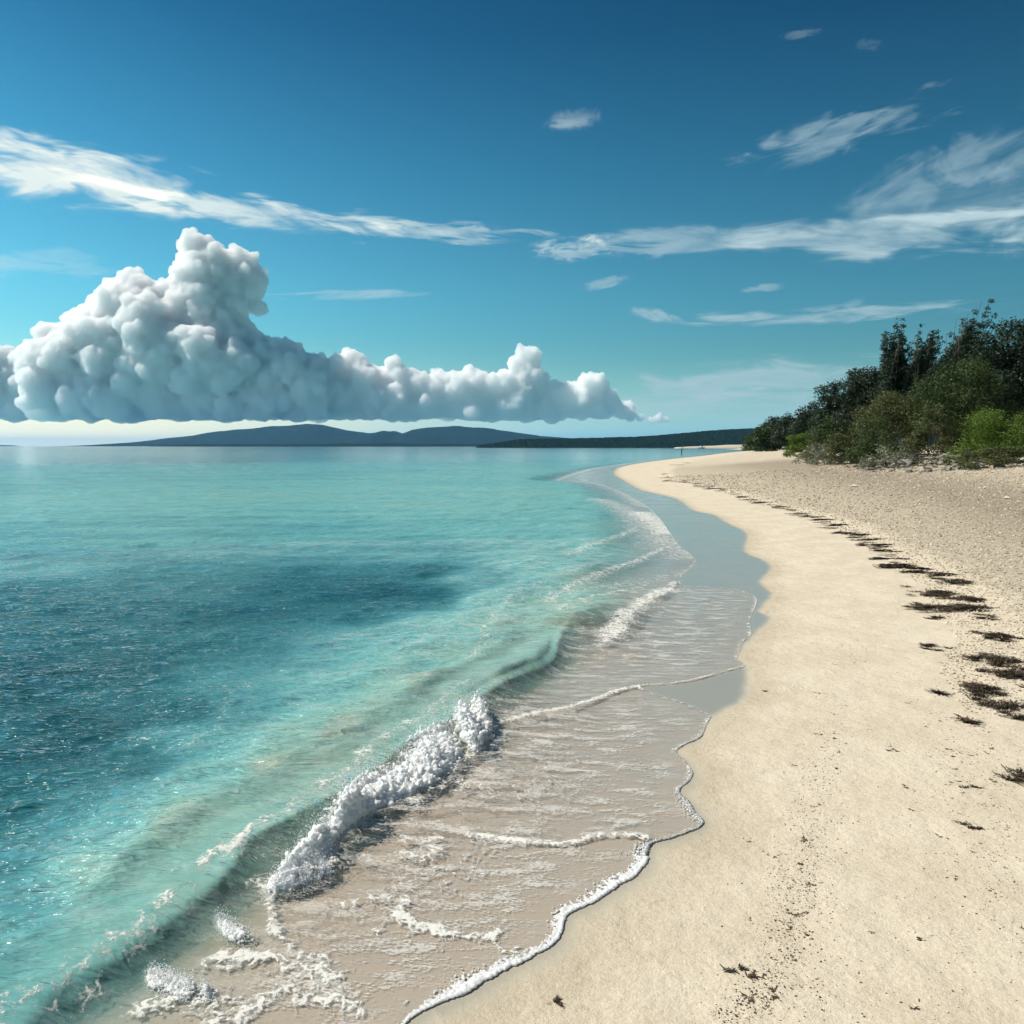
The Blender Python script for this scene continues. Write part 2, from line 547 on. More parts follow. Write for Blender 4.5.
# wrack line, grey band
wrack_px = [(1100, 900), (1030, 780), (1015, 735), (992, 700), (975, 668), (985, 640), (958, 612), (945, 590), (905, 560), (880, 545), (835, 522), (800, 512), (760, 503), (735, 494), (705, 486), (680, 481), (668, 474), (672, 467), (690, 462)]
wrack = catmull(np.array([PT(a, b)[:2] for a, b in wrack_px]), 4)
dw, sw, pw = poly_dist(X, Y, wrack)
shing = sstep(-0.6, 1.2, dw * sw)           # right of travel (travel goes away from the camera)
shing = np.maximum(shing * sstep(1.5, 5, dA), 0.10 * sstep(1.2, 3, dA))
gb_px = [(1150, 540), (1060, 515), (1024, 505), (960, 492), (900, 482), (850, 474), (810, 468), (770, 463)]
gb = catmull(np.array([PT(a, b)[:2] for a, b in gb_px]), 4)
dg, _, _ = poly_dist(X, Y, gb)
greyb = np.exp(-(dg / (0.07 * Y + 1.2)) ** 2)
mid_px = [(735, 1060), (765, 1000), (785, 940), (800, 880), (808, 830), (822, 770), (838, 720), (850, 660), (865, 620), (860, 590), (850, 560), (835, 535)]
midl = catmull(np.array([PT(a, b)[:2] for a, b in mid_px]), 4)
dm, _, _ = poly_dist(X, Y, midl)
grit = np.exp(-(dm / 0.22) ** 2) + 0.5 * np.exp(-(dw / 0.6) ** 2) + .15 * sstep(1.5, 3, dA)
dist = np.hypot(X, Y)
wob = np.interp(dist, [0, 5, 12, 60], [0.02, 0.03, 0.10, .3])
hi_ = np.interp(dist, [0, 5.5, 7.5, 14, 60], [.25, .22, .10, .22, .6])
lo_ = -np.interp(dist, [0, 5.5, 8, 14, 60], [.02, .10, .12, .06, .1])
filmed = sstep(.05, -.05, signed(X, Y, B_line))
q = grid_quads(nr, nc, keep=dA > -14)
V = np.stack([X, Y, Z], 1)
V, q, at_ = compact(V, q, dict(shore=dA, shingle=np.clip(shing, 0, 1), greyband=greyb, grit=np.clip(grit, 0, 1), wob=wob, wethi=hi_, wetlo=lo_, filmed=filmed))
sand = make_sand()
link('beach', mesh_np('beach', V, q, attrs=at_), sand, kind='structure', label='pale sand beach curving away beside the lagoon')
# seabed goes on under the sea as a coarse sheet
gx, gy = np.meshgrid(np.concatenate([-np.geomspace(29000, 30, 30), np.linspace(-28, 28, 15), np.geomspace(30, 29000, 30)]), np.concatenate([[-20, -8], np.geomspace(2, 29000, 60)]))
gx, gy = gx.ravel(), gy.ravel()
sz = T_of(signed(gx, gy, A_line))
Vs = np.stack([gx, gy, np.where(sz > -.3, np.minimum(sz, 0) - .5, sz - .02)], 1)
link('seabed', mesh_np('seabed', Vs, grid_quads(62, 75)), sand, kind='structure')

# ------------------------------------------------------------------ water
rs = np.concatenate([np.geomspace(0.3, 2.4, 30)[:-1], np.geomspace(2.4, 30, 620)[:-1], np.geomspace(30, 300, 260)[:-1], np.geomspace(300, 29000, 140)])
X, Y, nr, nc = polar_grid(900, rs)
dist = np.hypot(X, Y)
dB = signed(X, Y, B_line)
dA = signed(X, Y, A_line)
keep = dB < 0.06
T = T_of(dA)
wv = sstep(0.3, 2.6, -dB)
base = (T + 0.007) * (1 - wv)
film = sstep(0.0, 1.5, -dB)

# crests: pixels, crest height, front width, back width, foam on crest
crests = []
def crest(px, hs, wf, wb, foam=0.0):
    hm = float(np.mean(hs))
    ln = catmull(np.array([P(a, b, hm) for a, b in px]), 4)
    crests.append((ln, np.array(hs), wf, wb, foam))
    return ln
MAIN_px = [(-60, 1110), (-20, 1050), (8, 1016), (37, 986), (86, 957), (119, 933), (152, 912), (180, 892), (205, 868), (240, 840), (290, 812), (340, 780), (395, 745), (445, 715), (487, 686),
           (520, 668), (540, 655), (556, 634), (574, 619), (605, 606), (640, 590)]
MAIN_h = [.10, .11, .12, .13, .14, .15, .15, .15, .16, .17, .18, .18, .18, .16, .11, .065, .05, .04, .035, .025, .01]
main_line = crest(MAIN_px, MAIN_h, .16, .62, .25)
crest([(600, 646), (614, 640), (625, 630), (633, 617), (648, 604), (667, 592), (676, 578)], [.005, .03, .045, .045, .045, .035, .01], .10, .5, .8)
crest([(463, 678), (475, 662), (484, 650), (492, 630), (500, 614), (516, 601), (553, 584), (600, 565)], [.01, .03, .045, .05, .05, .05, .05, .01], .3, .6, .45)
crest([(389, 690), (396, 675), (402, 662), (425, 649), (455, 633), (482, 609), (520, 590)], [.01, .03, .04, .04, .04, .03, .01], .25, .5, .35)
crest([(120, 850), (190, 800), (240, 770), (320, 735), (400, 712), (450, 690)], [.01, .035, .04, .04, .035, .01], .35, .7, .15)
crest([(160, 770), (215, 745), (226, 725), (232, 705), (260, 690)], [.01, .03, .04, .03, .01], .2, .4, .35)
crest([(30, 880), (90, 840), (140, 808), (200, 775)], [.01, .04, .04, .01], .35, .6, .15)
crest([(540, 610), (560, 596), (600, 575), (640, 560), (665, 545)], [.01, .04, .05, .05, .02], .3, .7, .65)
crest([(560, 560), (600, 545), (635, 528), (650, 514)], [.01, .05, .06, .03], .4, .9, .6)
crest([(430, 600), (470, 583), (520, 568), (570, 550)], [.01, .05, .05, .01], .5, 1.0, 0)
# thin bores running over the wash
crest([(492, 729), (525, 721), (555, 713), (600, 700), (620, 691), (641, 685.5), (668, 684), (696, 680), (725, 672), (746, 666)], [.014, .018, .018, .018, .016, .012, .010, .008, .006, .005], .03, .35, 1.0)
crest([(455, 834), (473, 836), (505, 839), (540, 843), (571, 844), (595, 838), (613, 836), (640, 838), (656, 840)], [.004, .010, .012, .014, .014, .014, .014, .014, .012], .025, .25, 1.0)
crest([(500, 595), (545, 588), (600, 585), (640, 583)], [.005, .01, .01, .005], .1, .3, .2)
wz = np.zeros_like(X)
foam = np.zeros_like(X)
for ln, hs, wf, wb, fo in crests:
    lo, hi2 = ln.min(0) - 3, ln.max(0) + 3
    m = (X > lo[0]) & (X < hi2[0]) & (Y > lo[1]) & (Y < hi2[1]) & keep
    x, y = X[m], Y[m]
    d, s, p = poly_dist(x, y, ln)
    sd = d * s + (fbm2(x, y, 2.0, 21, 2) - .5) * wb * .25
    h = np.interp(p, np.linspace(0, 1, len(hs)), hs) * (0.8 + .4 * fbm2(x, y, 1.5, 31, 2))
    endf = np.where((p <= 0) | (p >= 1), 0.0, 1.0) * sstep(0, .04, p) * sstep(1, .96, p)
    g = np.where(sd > 0, np.exp(-(sd / wf) ** 2), np.exp(-(sd / wb) ** 2))
    wz[m] += h * g * endf
    if ln is main_line: mainh = np.zeros_like(X); mainh[m] = h * g * endf
    foam[m] = np.maximum(foam[m], fo * endf * np.where(sd > 0, np.exp(-(sd / (wf * .8)) ** 2), np.exp(-(sd / (wb * .22)) ** 2)))
# trough just ahead of the breaking wave
# wind ripples as a sum of travelling trains, damped in the wash and with distance
rip = np.zeros_like(X)
rg = np.random.default_rng(5)
for k in range(46):
    lam = 0.22 * (1.115 ** k) if k < 30 else 0.3 * 1.3 ** (k - 30)
    th = math.radians(-20) + rg.normal(0, .55)
    kx, ky = math.sin(th) * 2 * math.pi / lam, math.cos(th) * 2 * math.pi / lam
    res = np.maximum(dist * 0.0045, 0.012)
    amp = 0.0042 * lam ** 0.75 * np.clip(lam / (res * 5) - .6, 0, 1) if lam < 6 else 0.010 * np.clip(lam / (res * 5) - .6, 0, 1)
    ph = rg.uniform(0, 6.28)
    s_ = np.sin(kx * X + ky * Y + ph)
    rip += amp * (1 - np.abs(s_)) * 1.5
deep_k = sstep(0.3, 2.5, -dB)
z = base + wz + (rip - 0.04) * (0.10 + .9 * deep_k) * (1 - .6 * sstep(.07, .16, mainh)) * sstep(.1, 1.5, -dB) * .9
z = np.maximum(z, T + 0.006)
# depth tone: control points interpolated over the lagoon (log distance, azimuth), from sand flats to weed beds and deeper water
ctl = [(250, 448, .62), (40, 449, .60), (600, 449, .60), (450, 452, .50), (100, 460, .52), (300, 470, .44), (500, 475, .42), (650, 455, .32), (300, 500, .36), (100, 500, .40), (450, 510, .38), (520, 500, .38),
       (150, 540, .46), (300, 545, .48), (420, 560, .52), (520, 540, .44), (570, 520, .40), (620, 530, .36), (650, 550, .34),
       (40, 570, .52), (200, 590, .62), (320, 590, .74), (430, 575, .72), (380, 600, .84), (420, 608, .74), (480, 585, .50), (560, 570, .40),
       (0, 620, .80), (120, 620, .74), (250, 625, .78), (330, 625, .74), (430, 635, .42), (500, 610, .42), (350, 655, .44), (300, 670, .48), (240, 665, .64), (120, 680, .82), (0, 690, .90),
       (60, 760, .90), (180, 730, .74), (250, 720, .50), (330, 700, .42), (420, 680, .36), (120, 790, .68), (200, 770, .52), (0, 830, .76), (60, 830, .62), (0, 880, .60),
       (100, 850, .48), (200, 800, .38), (300, 750, .30), (380, 715, .26), (470, 665, .26), (520, 640, .28), (570, 610, .30), (620, 580, .28),
       (40, 930, .54), (100, 895, .34), (180, 850, .20), (260, 800, .16), (340, 755, .15), (430, 700, .16), (0, 975, .50), (-60, 1050, .48), (0, 1060, .44), (100, 960, .36), (200, 890, .30),
       (60, 1020, .40), (150, 1000, .34), (230, 960, .24), (300, 900, .18), (420, 810, .10), (500, 730, .12), (560, 660, .16), (300, 1000, .06), (450, 900, .05), (600, 760, .04), (-200, 700, .85), (-200, 500, .5), (-300, 900, .7), (620, 640, .10), (680, 600, .08)]
cp = np.array([P(a, b) for a, b, c in ctl]); cv = np.array([c for a, b, c in ctl])
def feat(x, y):
    return np.stack([np.arctan2(x, np.maximum(y, .05)) * 2.2, np.log(np.hypot(x, y) + .2) * 1.6], 1)
fc = feat(cp[:, 0], cp[:, 1]); fg = feat(X, Y)
num = np.zeros_like(X); den = np.zeros_like(X)
warp = (fbm2(X / (1 + dist * .12), Y / (1 + dist * .12), 0.9, 77, 4) - .5) * .22
for (fx, fy), c in zip(fc, cv):
    d2 = (fg[:, 0] - fx + warp) ** 2 + (fg[:, 1] - fy + warp * .6) ** 2
    w = 1 / (d2 + .0012) ** 1.7
    num += w * c; den += w
depth = num / den
# opacity of the water body and its foam cover
opac = np.clip(sstep(0.06, .30, depth), 0, 1) * sstep(.2, 2.4, -dB)
dmain, smain, pmain = poly_dist(X, Y, main_line)
ahead = (smain > 0) & (pmain < .92)
aw = sstep(-.03, .06, dmain * smain) * (1 - sstep(.85, .93, pmain))
murk = .62 * np.exp(-(dmain / .38) ** 2) * (pmain < .97) * (pmain > 0)
opacA = np.maximum(opac * .5 * sstep(.10, .26, depth), murk)
opacB = ( np.maximum(opac, .96 * np.where(pmain < .75, 1.0, 1 - sstep(.75, .93, pmain)) * (Y < 14)))
opac = aw * opacA + (1 - aw) * opacB
mb = sstep(.03, .10, mainh)
opac = np.maximum(opac, mb * .86)
depth = np.where(Y < 16, np.maximum(depth, np.maximum(mb * .24, .18 * np.maximum(1 - aw, murk * 2))), depth)
mb2 = sstep(.07, .16, mainh)
opac = np.maximum(opac, .02)
opac = np.maximum(opac, sstep(25, 60, dist) * sstep(0.0, 3.0, -dB))
# streaks of foam left on the wash: pixels, width in metres, strength
lace = [([(385, 925), (410, 928), (440, 930), (470, 935), (495, 938)], .045, 1.0), ([(395, 848), (420, 842), (445, 848), (430, 858), (405, 856)], .06, .85),
        ([(430, 872), (460, 868), (490, 873), (470, 878)], .035, .7), ([(345, 905), (370, 900), (400, 905), (390, 915)], .04, .7),
        ([(270, 900), (290, 935), (315, 955), (330, 985), (345, 1010)], .035, .8), ([(225, 960), (260, 962), (300, 968), (330, 978)], .06, .95), ([(240, 1015), (280, 1000), (320, 1000), (350, 1012)], .05, .85),
        ([(300, 940), (350, 938), (390, 945)], .02, .5), ([(540, 760), (520, 758), (548, 757)], .03, .7), ([(330, 870), (360, 862), (400, 862)], .03, .6),
        ([(440, 790), (470, 785), (455, 796)], .05, .7), ([(600, 756), (640, 764), (660, 772)], .012, .5), ([(560, 790), (600, 800), (640, 815), (680, 816)], .012, .4),
        ([(150, 1010), (190, 1005), (230, 1020)], .07, .8), ([(60, 1020), (80, 1012), (100, 1000)], .03, .7), ([(500, 945), (520, 955), (530, 950)], .012, .7),
        ([(640, 512), (655, 522), (668, 532)], .6, .85), ([(600, 500), (630, 512), (660, 535), (690, 556)], .7, .62), ([(610, 640), (628, 622), (650, 602), (670, 590)], .14, .9), ([(560, 620), (600, 600), (640, 588)], .10, .6), ([(262, 893), (310, 873), (345, 838), (385, 812), (425, 792), (455, 770), (480, 752)], .07, .8), ([(230, 880), (290, 835), (350, 790), (420, 740), (470, 700)], .05, .6), ([(560, 600), (600, 590), (650, 580), (690, 570)], .35, .5),
        ([(600, 640), (640, 632), (690, 636), (740, 636)], .05, .35), ([(557, 480), (590, 481), (620, 490), (645, 506)], .5, .6), ([(560, 479), (599, 468), (650, 461)], .8, .6),
        ([(180, 900), (230, 880), (270, 872)], .02, .5), ([(440, 950), (400, 1010)], .01, .4), ([(290, 640), (330, 650), (370, 640)], .25, .25), ([(220, 735), (232, 700)], .08, .35), ([(400, 690), (425, 655)], .12, .3),
        ([(-10, 1040), (8, 1019), (37, 986), (86, 957), (119, 933), (152, 912), (180, 892)], .05, .62), ([(-10, 1005), (30, 975), (80, 945)], .03, .4), ([(195, 872), (210, 858), (235, 845), (255, 835)], .03, .9)]
for px, w, sgt in lace:
    zl = .14 if px[0][0] in (-10, 195) else 0.0
    ln = catmull(np.array([P(a, b, zl) for a, b in px]), 3)
    lo, hi2 = ln.min(0) - 9 * w - .5, ln.max(0) + 9 * w + .5
    m = (X > lo[0]) & (X < hi2[0]) & (Y > lo[1]) & (Y < hi2[1])
    if not m.any(): continue
    x, y = X[m], Y[m]
    wx = x + (fbm2(x, y, 3.5, 51, 3) - .5) * .30
    wy = y + (fbm2(x, y, 3.5, 52, 3) - .5) * .30
    d, s, p = poly_dist(wx, wy, ln)
    wloc = w * (.7 + 1.6 * fbm2(x, y, 5.0, 57, 2))
    foam[m] = np.maximum(foam[m], sgt * np.exp(-(d / wloc) ** 2))
z = z + 0.006 * sstep(.35, .9, foam) * (dist < 12)
# speckle field: wash bubbles, with sky glints and caustic sparkle painted as white flecks
speck = sstep(0.0, .3, -dB) * (1 - sstep(.12, .3, depth)) * .75 + .35 * np.exp(-((depth - .38) / .14) ** 2) * sstep(.5, 2, -dB) * (dist < 20)
speck = speck * (dist < 40)
foam = np.maximum(foam, .62 * np.exp(-((dB + .01) / (.02 + .004 * dist)) ** 2) * (dist < 70))
foam = np.maximum(foam, (.30 + .22 * np.clip((z * 0 + 1), 0, 1)) * sstep(.25, .9, -dB) * (1 - sstep(5.2, 7.5, dist)) * (1 - sstep(.10, .3, depth)) * (fbm2(X, Y, 1.6, 91, 3) > .47) * sstep(.47, .56, fbm2(X, Y, 1.6, 91, 3)))
speck = np.where(ahead | (Y > 9), speck, speck * .5)
V = np.stack([X, Y, z], 1)
q = grid_quads(nr, nc, keep=keep)
V, q, at_ = compact(V, q, dict(depth=depth, opac=opac, foam=foam, speck=speck, edge=dB, wash=1 - sstep(.4, 2.4, -dB), far=sstep(15, 400, dist), calm=1 - .55 * mb2))

def make_water():
    m, t, out = new_mat('sea_water')
    co = t.node('ShaderNodeTexCoord').outputs['Object']
    depth, opac, foam, speck, edge = [t.attr(k) for k in ('depth', 'opac', 'foam', 'speck', 'edge')]
    far = t.attr('far'); wash = t.attr('wash')
    nlow = t.noise(co, 1.6, 5, .6, .3)
    lane = t.noise(t.mapping(co, scale=(.10, .75, 1), rot=(0, 0, .06)), 1.0, 5, .6, .3)
    dd = t.math('ADD', t.math('ADD', depth, t.math('MULTIPLY', t.math('SUBTRACT', lane, .5), t.math('MULTIPLY', .38, t.math('SUBTRACT', 1.0, wash)))), t.math('MULTIPLY', t.math('SUBTRACT', nlow, .5), .14))
    body = t.ramp(dd, [(0.0, (0.36, 0.33, 0.25)), (0.14, (0.34, 0.40, 0.30)), (0.26, (0.27, 0.48, 0.40)), (0.40, (0.19, 0.48, 0.455)), (0.54, (0.09, 0.31, 0.335)), (0.72, (0.030, 0.145, 0.165)), (0.95, (0.010, 0.065, 0.080))])
    # ripple relief, three sizes; long crests lie across the wind
    c1 = t.mapping(co, scale=(.50, 1.7, 1), rot=(0, 0, .16))
    r1 = t.noise(c1, 2.6, 2, .5, .3)
    r2 = t.noise(c1, 8.0, 2, .5, .35)
    r3 = t.noise(c1, 24.0, 2, .5, .2)
    rid = t.math('SUBTRACT', 1.0, t.math('ABSOLUTE', t.math('SUBTRACT', t.math('MULTIPLY', r2, 2.0), 1.0)))
    h = t.math('ADD', t.math('MULTIPLY', r1, 0.10), t.math('ADD', t.math('MULTIPLY', rid, 0.036), t.math('MULTIPLY', r3, 0.010)))
    cf = t.mapping(co, scale=(1, 1.6, 1), rot=(0, 0, .25))
    rf = t.noise(cf, .22, 3, .5, .2)
    h = t.math('ADD', t.math('MULTIPLY', h, t.mapr(far, 0, .25, 1.0, .12)), t.math('MULTIPLY', rf, .13))
    h = t.math('MULTIPLY', t.math('MULTIPLY', h, t.attr('calm')), t.mapr(wash, 0, 1, 1.0, .35))
    nb = t.bump(h, 1.0, 1.0)
    geo = t.node('ShaderNodeNewGeometry')
    dp = t.node('ShaderNodeVectorMath', operation='DOT_PRODUCT')
    t.link(nb, dp.inputs[0]); t.link(geo.outputs['Incoming'], dp.inputs[1])
    cosv = t.math('ABSOLUTE', dp.outputs['Value'])
    frs = t.math('ADD', .02, t.math('MULTIPLY', .98, t.math('POWER', t.math('SUBTRACT', 1.0, cosv, clamp=True), 5.0)))
    dif = t.node('ShaderNodeBsdfDiffuse'); t.link(body, dif.inputs[0]); t.link(nb, dif.inputs['Normal'])
    tra = t.node('ShaderNodeBsdfTransparent'); tra.inputs[0].default_value = (0.98, 0.96, 0.93, 1)
    glo = t.node('ShaderNodeBsdfGlossy'); glo.inputs[0].default_value = (1, 1, 1, 1)
    t.link(t.mapr(far, 0, 1, .10, .10), glo.inputs['Roughness']); t.link(nb, glo.inputs['Normal'])
    tlc = t.node('ShaderNodeBsdfTranslucent'); t.link(body, tlc.inputs[0]); t.link(nb, tlc.inputs['Normal'])
    body_s = t.mixs(opac, tra.outputs[0], t.mixs(.14, dif.outputs[0], tlc.outputs[0]))
    s = t.mixs(t.math('MULTIPLY', frs, .95), body_s, glo.outputs[0])
    # foam: bubbles at several sizes cut by noise
    wp = t.node('ShaderNodeVectorMath', operation='ADD')
    t.link(co, wp.inputs[0])
    t.link(t.vmath('MULTIPLY', t.noise(co, 5, 3, .6, 0, out=1), (.35, .35, .35)), wp.inputs[1])
    ve = t.voronoi(wp.outputs[0], 11, feature='DISTANCE_TO_EDGE')
    cell = t.mapr(ve, 0.0, .22, 1.0, 0.0)
    fn = t.noise(co, 42, 5, .75)
    fn2 = t.noise(co, 9, 4, .7, .5)
    cut = t.math('ADD', t.math('MULTIPLY', t.mapr(fn, .28, .72, 0, 1, False), .5), t.math('ADD', t.math('MULTIPLY', cell, .25), t.math('MULTIPLY', t.mapr(fn2, .28, .72, 0, 1, False), .4)))
    f1 = t.mapr(t.math('ADD', t.math('MULTIPLY', foam, .62), cut), .84, 1.16)
    f1 = t.math('MULTIPLY', f1, t.mapr(foam, .04, .2))
    cs = t.mapping(co, scale=(.55, 1.5, 1), rot=(0, 0, .2))
    sn = t.noise(cs, 70, 3, .65, .4)
    sn2 = t.noise(cs, 6, 4, .6, .3)
    f2 = t.mapr(t.math('ADD', t.math('MULTIPLY', sn, 1.0), t.math('MULTIPLY', sn2, 1.05)), 1.01, 1.13)
    f2 = t.math('MULTIPLY', f2, speck)  # flecks also stand in for sky glints, put in as white colour
    ff = t.math('MAXIMUM', f1, t.math('MULTIPLY', f2, .8))
    fb = t.bump(t.math('ADD', t.math('MULTIPLY', fn, .007), t.math('MULTIPLY', ff, .005)), 1.0, 1.0)
    fd = t.node('ShaderNodeBsdfDiffuse'); fd.inputs[0].default_value = (0.80, 0.78, 0.72, 1); t.link(fb, fd.inputs['Normal'])
    s = t.mixs(t.math('MULTIPLY', ff, .86), s, fd.outputs[0])
    # the sheet ends at the wash front
    tr2 = t.node('ShaderNodeBsdfTransparent')
    s = t.mixs(t.mapr(edge, -0.012, 0.004), s, tr2.outputs[0])
    t.link(s, out.inputs[0])
    return m
water = make_water()
link('sea', mesh_np('sea', V, q, attrs=at_), water, kind='structure', label='clear turquoise lagoon water with small ripples')
WX, WY, WZ = X, Y, z

# ------------------------------------------------------------------ foam
def make_foam():
    m, t, out = new_mat('foam')
    co = t.node('ShaderNodeTexCoord').outputs['Object']
    n = t.noise(co, 60, 5, .75)
    n2 = t.noise(co, 220, 2, .6)
    v = t.voronoi(co, 130)
    col = t.mix(t.mapr(n, .3, .7), (0.86, 0.88, 0.88), (0.95, 0.94, 0.92))
    nb = t.bump(t.math('ADD', t.math('MULTIPLY', n, .006), t.math('ADD', t.math('MULTIPLY', n2, .0008), t.math('MULTIPLY', v, .0014))), 1.0, 1.0)
    d = principled(t, col, .45, nb, spec=.3, **{'Subsurface Weight': .8, 'Subsurface Radius': (1.0, 1.0, 1.0), 'Subsurface Scale': .028})
    tr = t.node('ShaderNodeBsdfTranslucent'); t.link(col, tr.inputs[0]); t.link(nb, tr.inputs['Normal'])
    t.link(t.mixs(.15, d, tr.outputs[0]), out.inputs[0])
    return m
foam_m = make_foam()
m, t, out = new_mat('spray_water')
d_ = t.node('ShaderNodeBsdfDiffuse'); d_.inputs[0].default_value = (.93, .94, .94, 1)
t_ = t.node('ShaderNodeBsdfTranslucent'); t_.inputs[0].default_value = (.93, .94, .94, 1)
t.link(t.mixs(.5, d_.outputs[0], t_.outputs[0]), out.inputs[0])
spray_m = m

def tube_foam(name, line, rad, label, seed, flat=.42, zfun=None):
    """lumpy bead of foam lying along a line; rad = radii along it"""
    line = np.asarray(line)
    seg = np.linalg.norm(np.diff(line, axis=0), axis=1)
    cum = np.concatenate([[0], np.cumsum(seg)])
    n = int(cum[-1] / 0.006) if cum[-1] < 12 else int(cum[-1] / .03)
    n = min(n, 2200)
    s = np.linspace(0, cum[-1], n)
    x = np.interp(s, cum, line[:, 0]); y = np.interp(s, cum, line[:, 1])
    r = np.interp(s, np.linspace(0, cum[-1], len(rad)), rad)
    x = x + (fbm2(s * 0 + s, s * 0, 6, seed, 3) - .5) * r * 1.6
    y = y + (fbm2(s, s * 0 + 9, 6, seed + 3, 3) - .5) * r * 1.6
    tx, ty = np.gradient(x), np.gradient(y)
    l = np.hypot(tx, ty) + 1e-9
    nx, ny = ty / l, -tx / l
    r = r * .62 * (.0 + 2.0 * fbm2(s, s * 0 + 4, 3.2, seed + 5, 3)) * np.minimum(1, np.minimum(np.arange(n), n - 1 - np.arange(n)) / 14.0 + .05)
    K = 14
    a = np.linspace(0, 2 * math.pi, K, endpoint=False)
    z0 = zfun(x, y)
    co = np.cos(a)[None, :]; si = np.sin(a)[None, :]
    px = x[:, None] + nx[:, None] * co * r[:, None] * 1.25
    py = y[:, None] + ny[:, None] * co * r[:, None] * 1.25
    pz = z0[:, None] + np.maximum(si, -.35) * r[:, None] * flat
    p = np.stack([px.ravel(), py.ravel(), pz.ravel()], 1)
    dsp = (fbm(p * 70, seed + 9, 3) - .5) * .8 * np.repeat(r, K)
    p[:, 0] += dsp * np.repeat(nx, K); p[:, 1] += dsp * np.repeat(ny, K); p[:, 2] += np.abs(dsp) * .8
    i = np.arange(n * K).reshape(n, K)
    j = np.roll(i, -1, axis=1)
    q = np.stack([i[:-1], i[1:], j[1:], j[:-1]], -1).reshape(-1, 4)
    return link(name, mesh_np(name, p, q), foam_m, label=label, kind='stuff')

def zT(x, y):
    return T_of(signed(x, y, A_line)) + .006
def sub_line(line_px, extra=None):
    return catmull(np.array([P(a, b) for a, b in line_px]), 5)
near_w = np.vstack([[(-1.2, 2.1)], sub_line(near_px[:11])])
ico0 = bmesh.new(); bmesh.ops.create_icosphere(ico0, subdivisions=1, radius=1.0)
ICO_V = np.array([v.co[:] for v in ico0.verts]); ICO_F = np.array([[v.index for v in f.verts] for f in ico0.faces]); ico0.free()

def spheres_mesh(c, r, squash=None):
    n = len(c)
    v = ICO_V[None] * r[:, None, None]
    if squash is not None: v = v * squash[:, None, :]
    v = (v + c[:, None, :]).reshape(-1, 3)
    f = (ICO_F[None] + (np.arange(n) * len(ICO_V))[:, None, None]).reshape(-1, 3)
    return v, f

def remeshed(v, f, voxel, name):
    me = mesh_np(name + '_raw', v, tris=f)
    o = bpy.data.objects.new('tmp', me); COL.objects.link(o)
    md = o.modifiers.new('r', 'REMESH'); md.mode = 'VOXEL'; md.voxel_size = voxel
    ms_ = o.modifiers.new('s', 'SMOOTH'); ms_.factor = .5; ms_.iterations = 3
    dg = bpy.context.evaluated_depsgraph_get(); dg.update()
    m2 = bpy.data.meshes.new_from_object(o.evaluated_get(dg))
    bpy.data.objects.remove(o); bpy.data.meshes.remove(me)
    n = len(m2.vertices)
    co = np.empty(n * 3, np.float32); m2.vertices.foreach_get('co', co)
    no = np.empty(n * 3, np.float32); m2.vertices.foreach_get('normal', no)
    m2.name = name; m2.materials.clear()
    return m2, co.reshape(-1, 3).astype(float), no.reshape(-1, 3).astype(float)

def set_co(me, co):
    me.vertices.foreach_set('co', co.astype(np.float32).ravel())
    me.polygons.foreach_set('use_smooth', np.ones(len(me.polygons), bool))
    me.update()

def res_line(l, m):
    c = np.concatenate([[0], np.cumsum(np.linalg.norm(np.diff(l, axis=0), axis=1))])
    s = np.linspace(0, c[-1], m)
    return np.stack([np.interp(s, c, l[:, 0]), np.interp(s, c, l[:, 1])], 1)

def bead_foam(name, line, rad, label, seed, zfun=None, voxel=0.0, per_m=420):
    """ragged rim of bubbles along a wash front, thick and thin in turns"""
    rg = np.random.default_rng(seed)
    L = np.linalg.norm(np.diff(line, axis=0), axis=1).sum()
    n = int(L * per_m)
    l = res_line(line, 1200)
    tg = np.gradient(l, axis=0); tg /= np.linalg.norm(tg, axis=1)[:, None] + 1e-9
    nx = np.stack([-tg[:, 1], tg[:, 0]], 1)         # towards the sea
    u = rg.random(n); k = (u * 1199).astype(int)
    rr = np.interp(u, np.linspace(0, 1, len(rad)), rad)
    thick = .10 + 1.5 * np.clip(vnoise(np.stack([u * L * 2.3, u * 0, u * 0 + 1.7], 1), seed) * 1.5 - .35, 0, 1) * (.5 + vnoise(np.stack([u * L * 9, u * 0, u * 0 + 4], 1), seed + 2) * .8)
    w = rr * thick
    off = rg.random(n) ** 2.3 * w * 5.0 - w * .2
    wig = (fbm(np.stack([u * L * 5, u * 0, u * 0 + 8], 1), seed + 4, 3) - .5) * rr * 1.6
    p = l[k] + nx[k] * (off + wig)[:, None]
    r = rr * rg.uniform(.16, .55, n) * (.35 + .65 * np.minimum(thick, 1)) * np.exp(-np.maximum(off, 0) / (rr * 3.0))
    z = zfun(p[:, 0], p[:, 1]) + r * .15
    c = np.column_stack([p, z])
    v, f = spheres_mesh(c, r, np.column_stack([rg.uniform(.9, 1.6, (n, 2)), rg.uniform(.5, .9, n)]))
    if voxel:
        me, co, no = remeshed(v, f, voxel, name)
        co = co + no * ((fbm(co * 80, seed + 3, 2) - .5) * .004)[:, None]
        set_co(me, co)
    else:
        me = mesh_np(name, v, tris=f)
    return link(name, me, foam_m, label=label, kind='stuff')

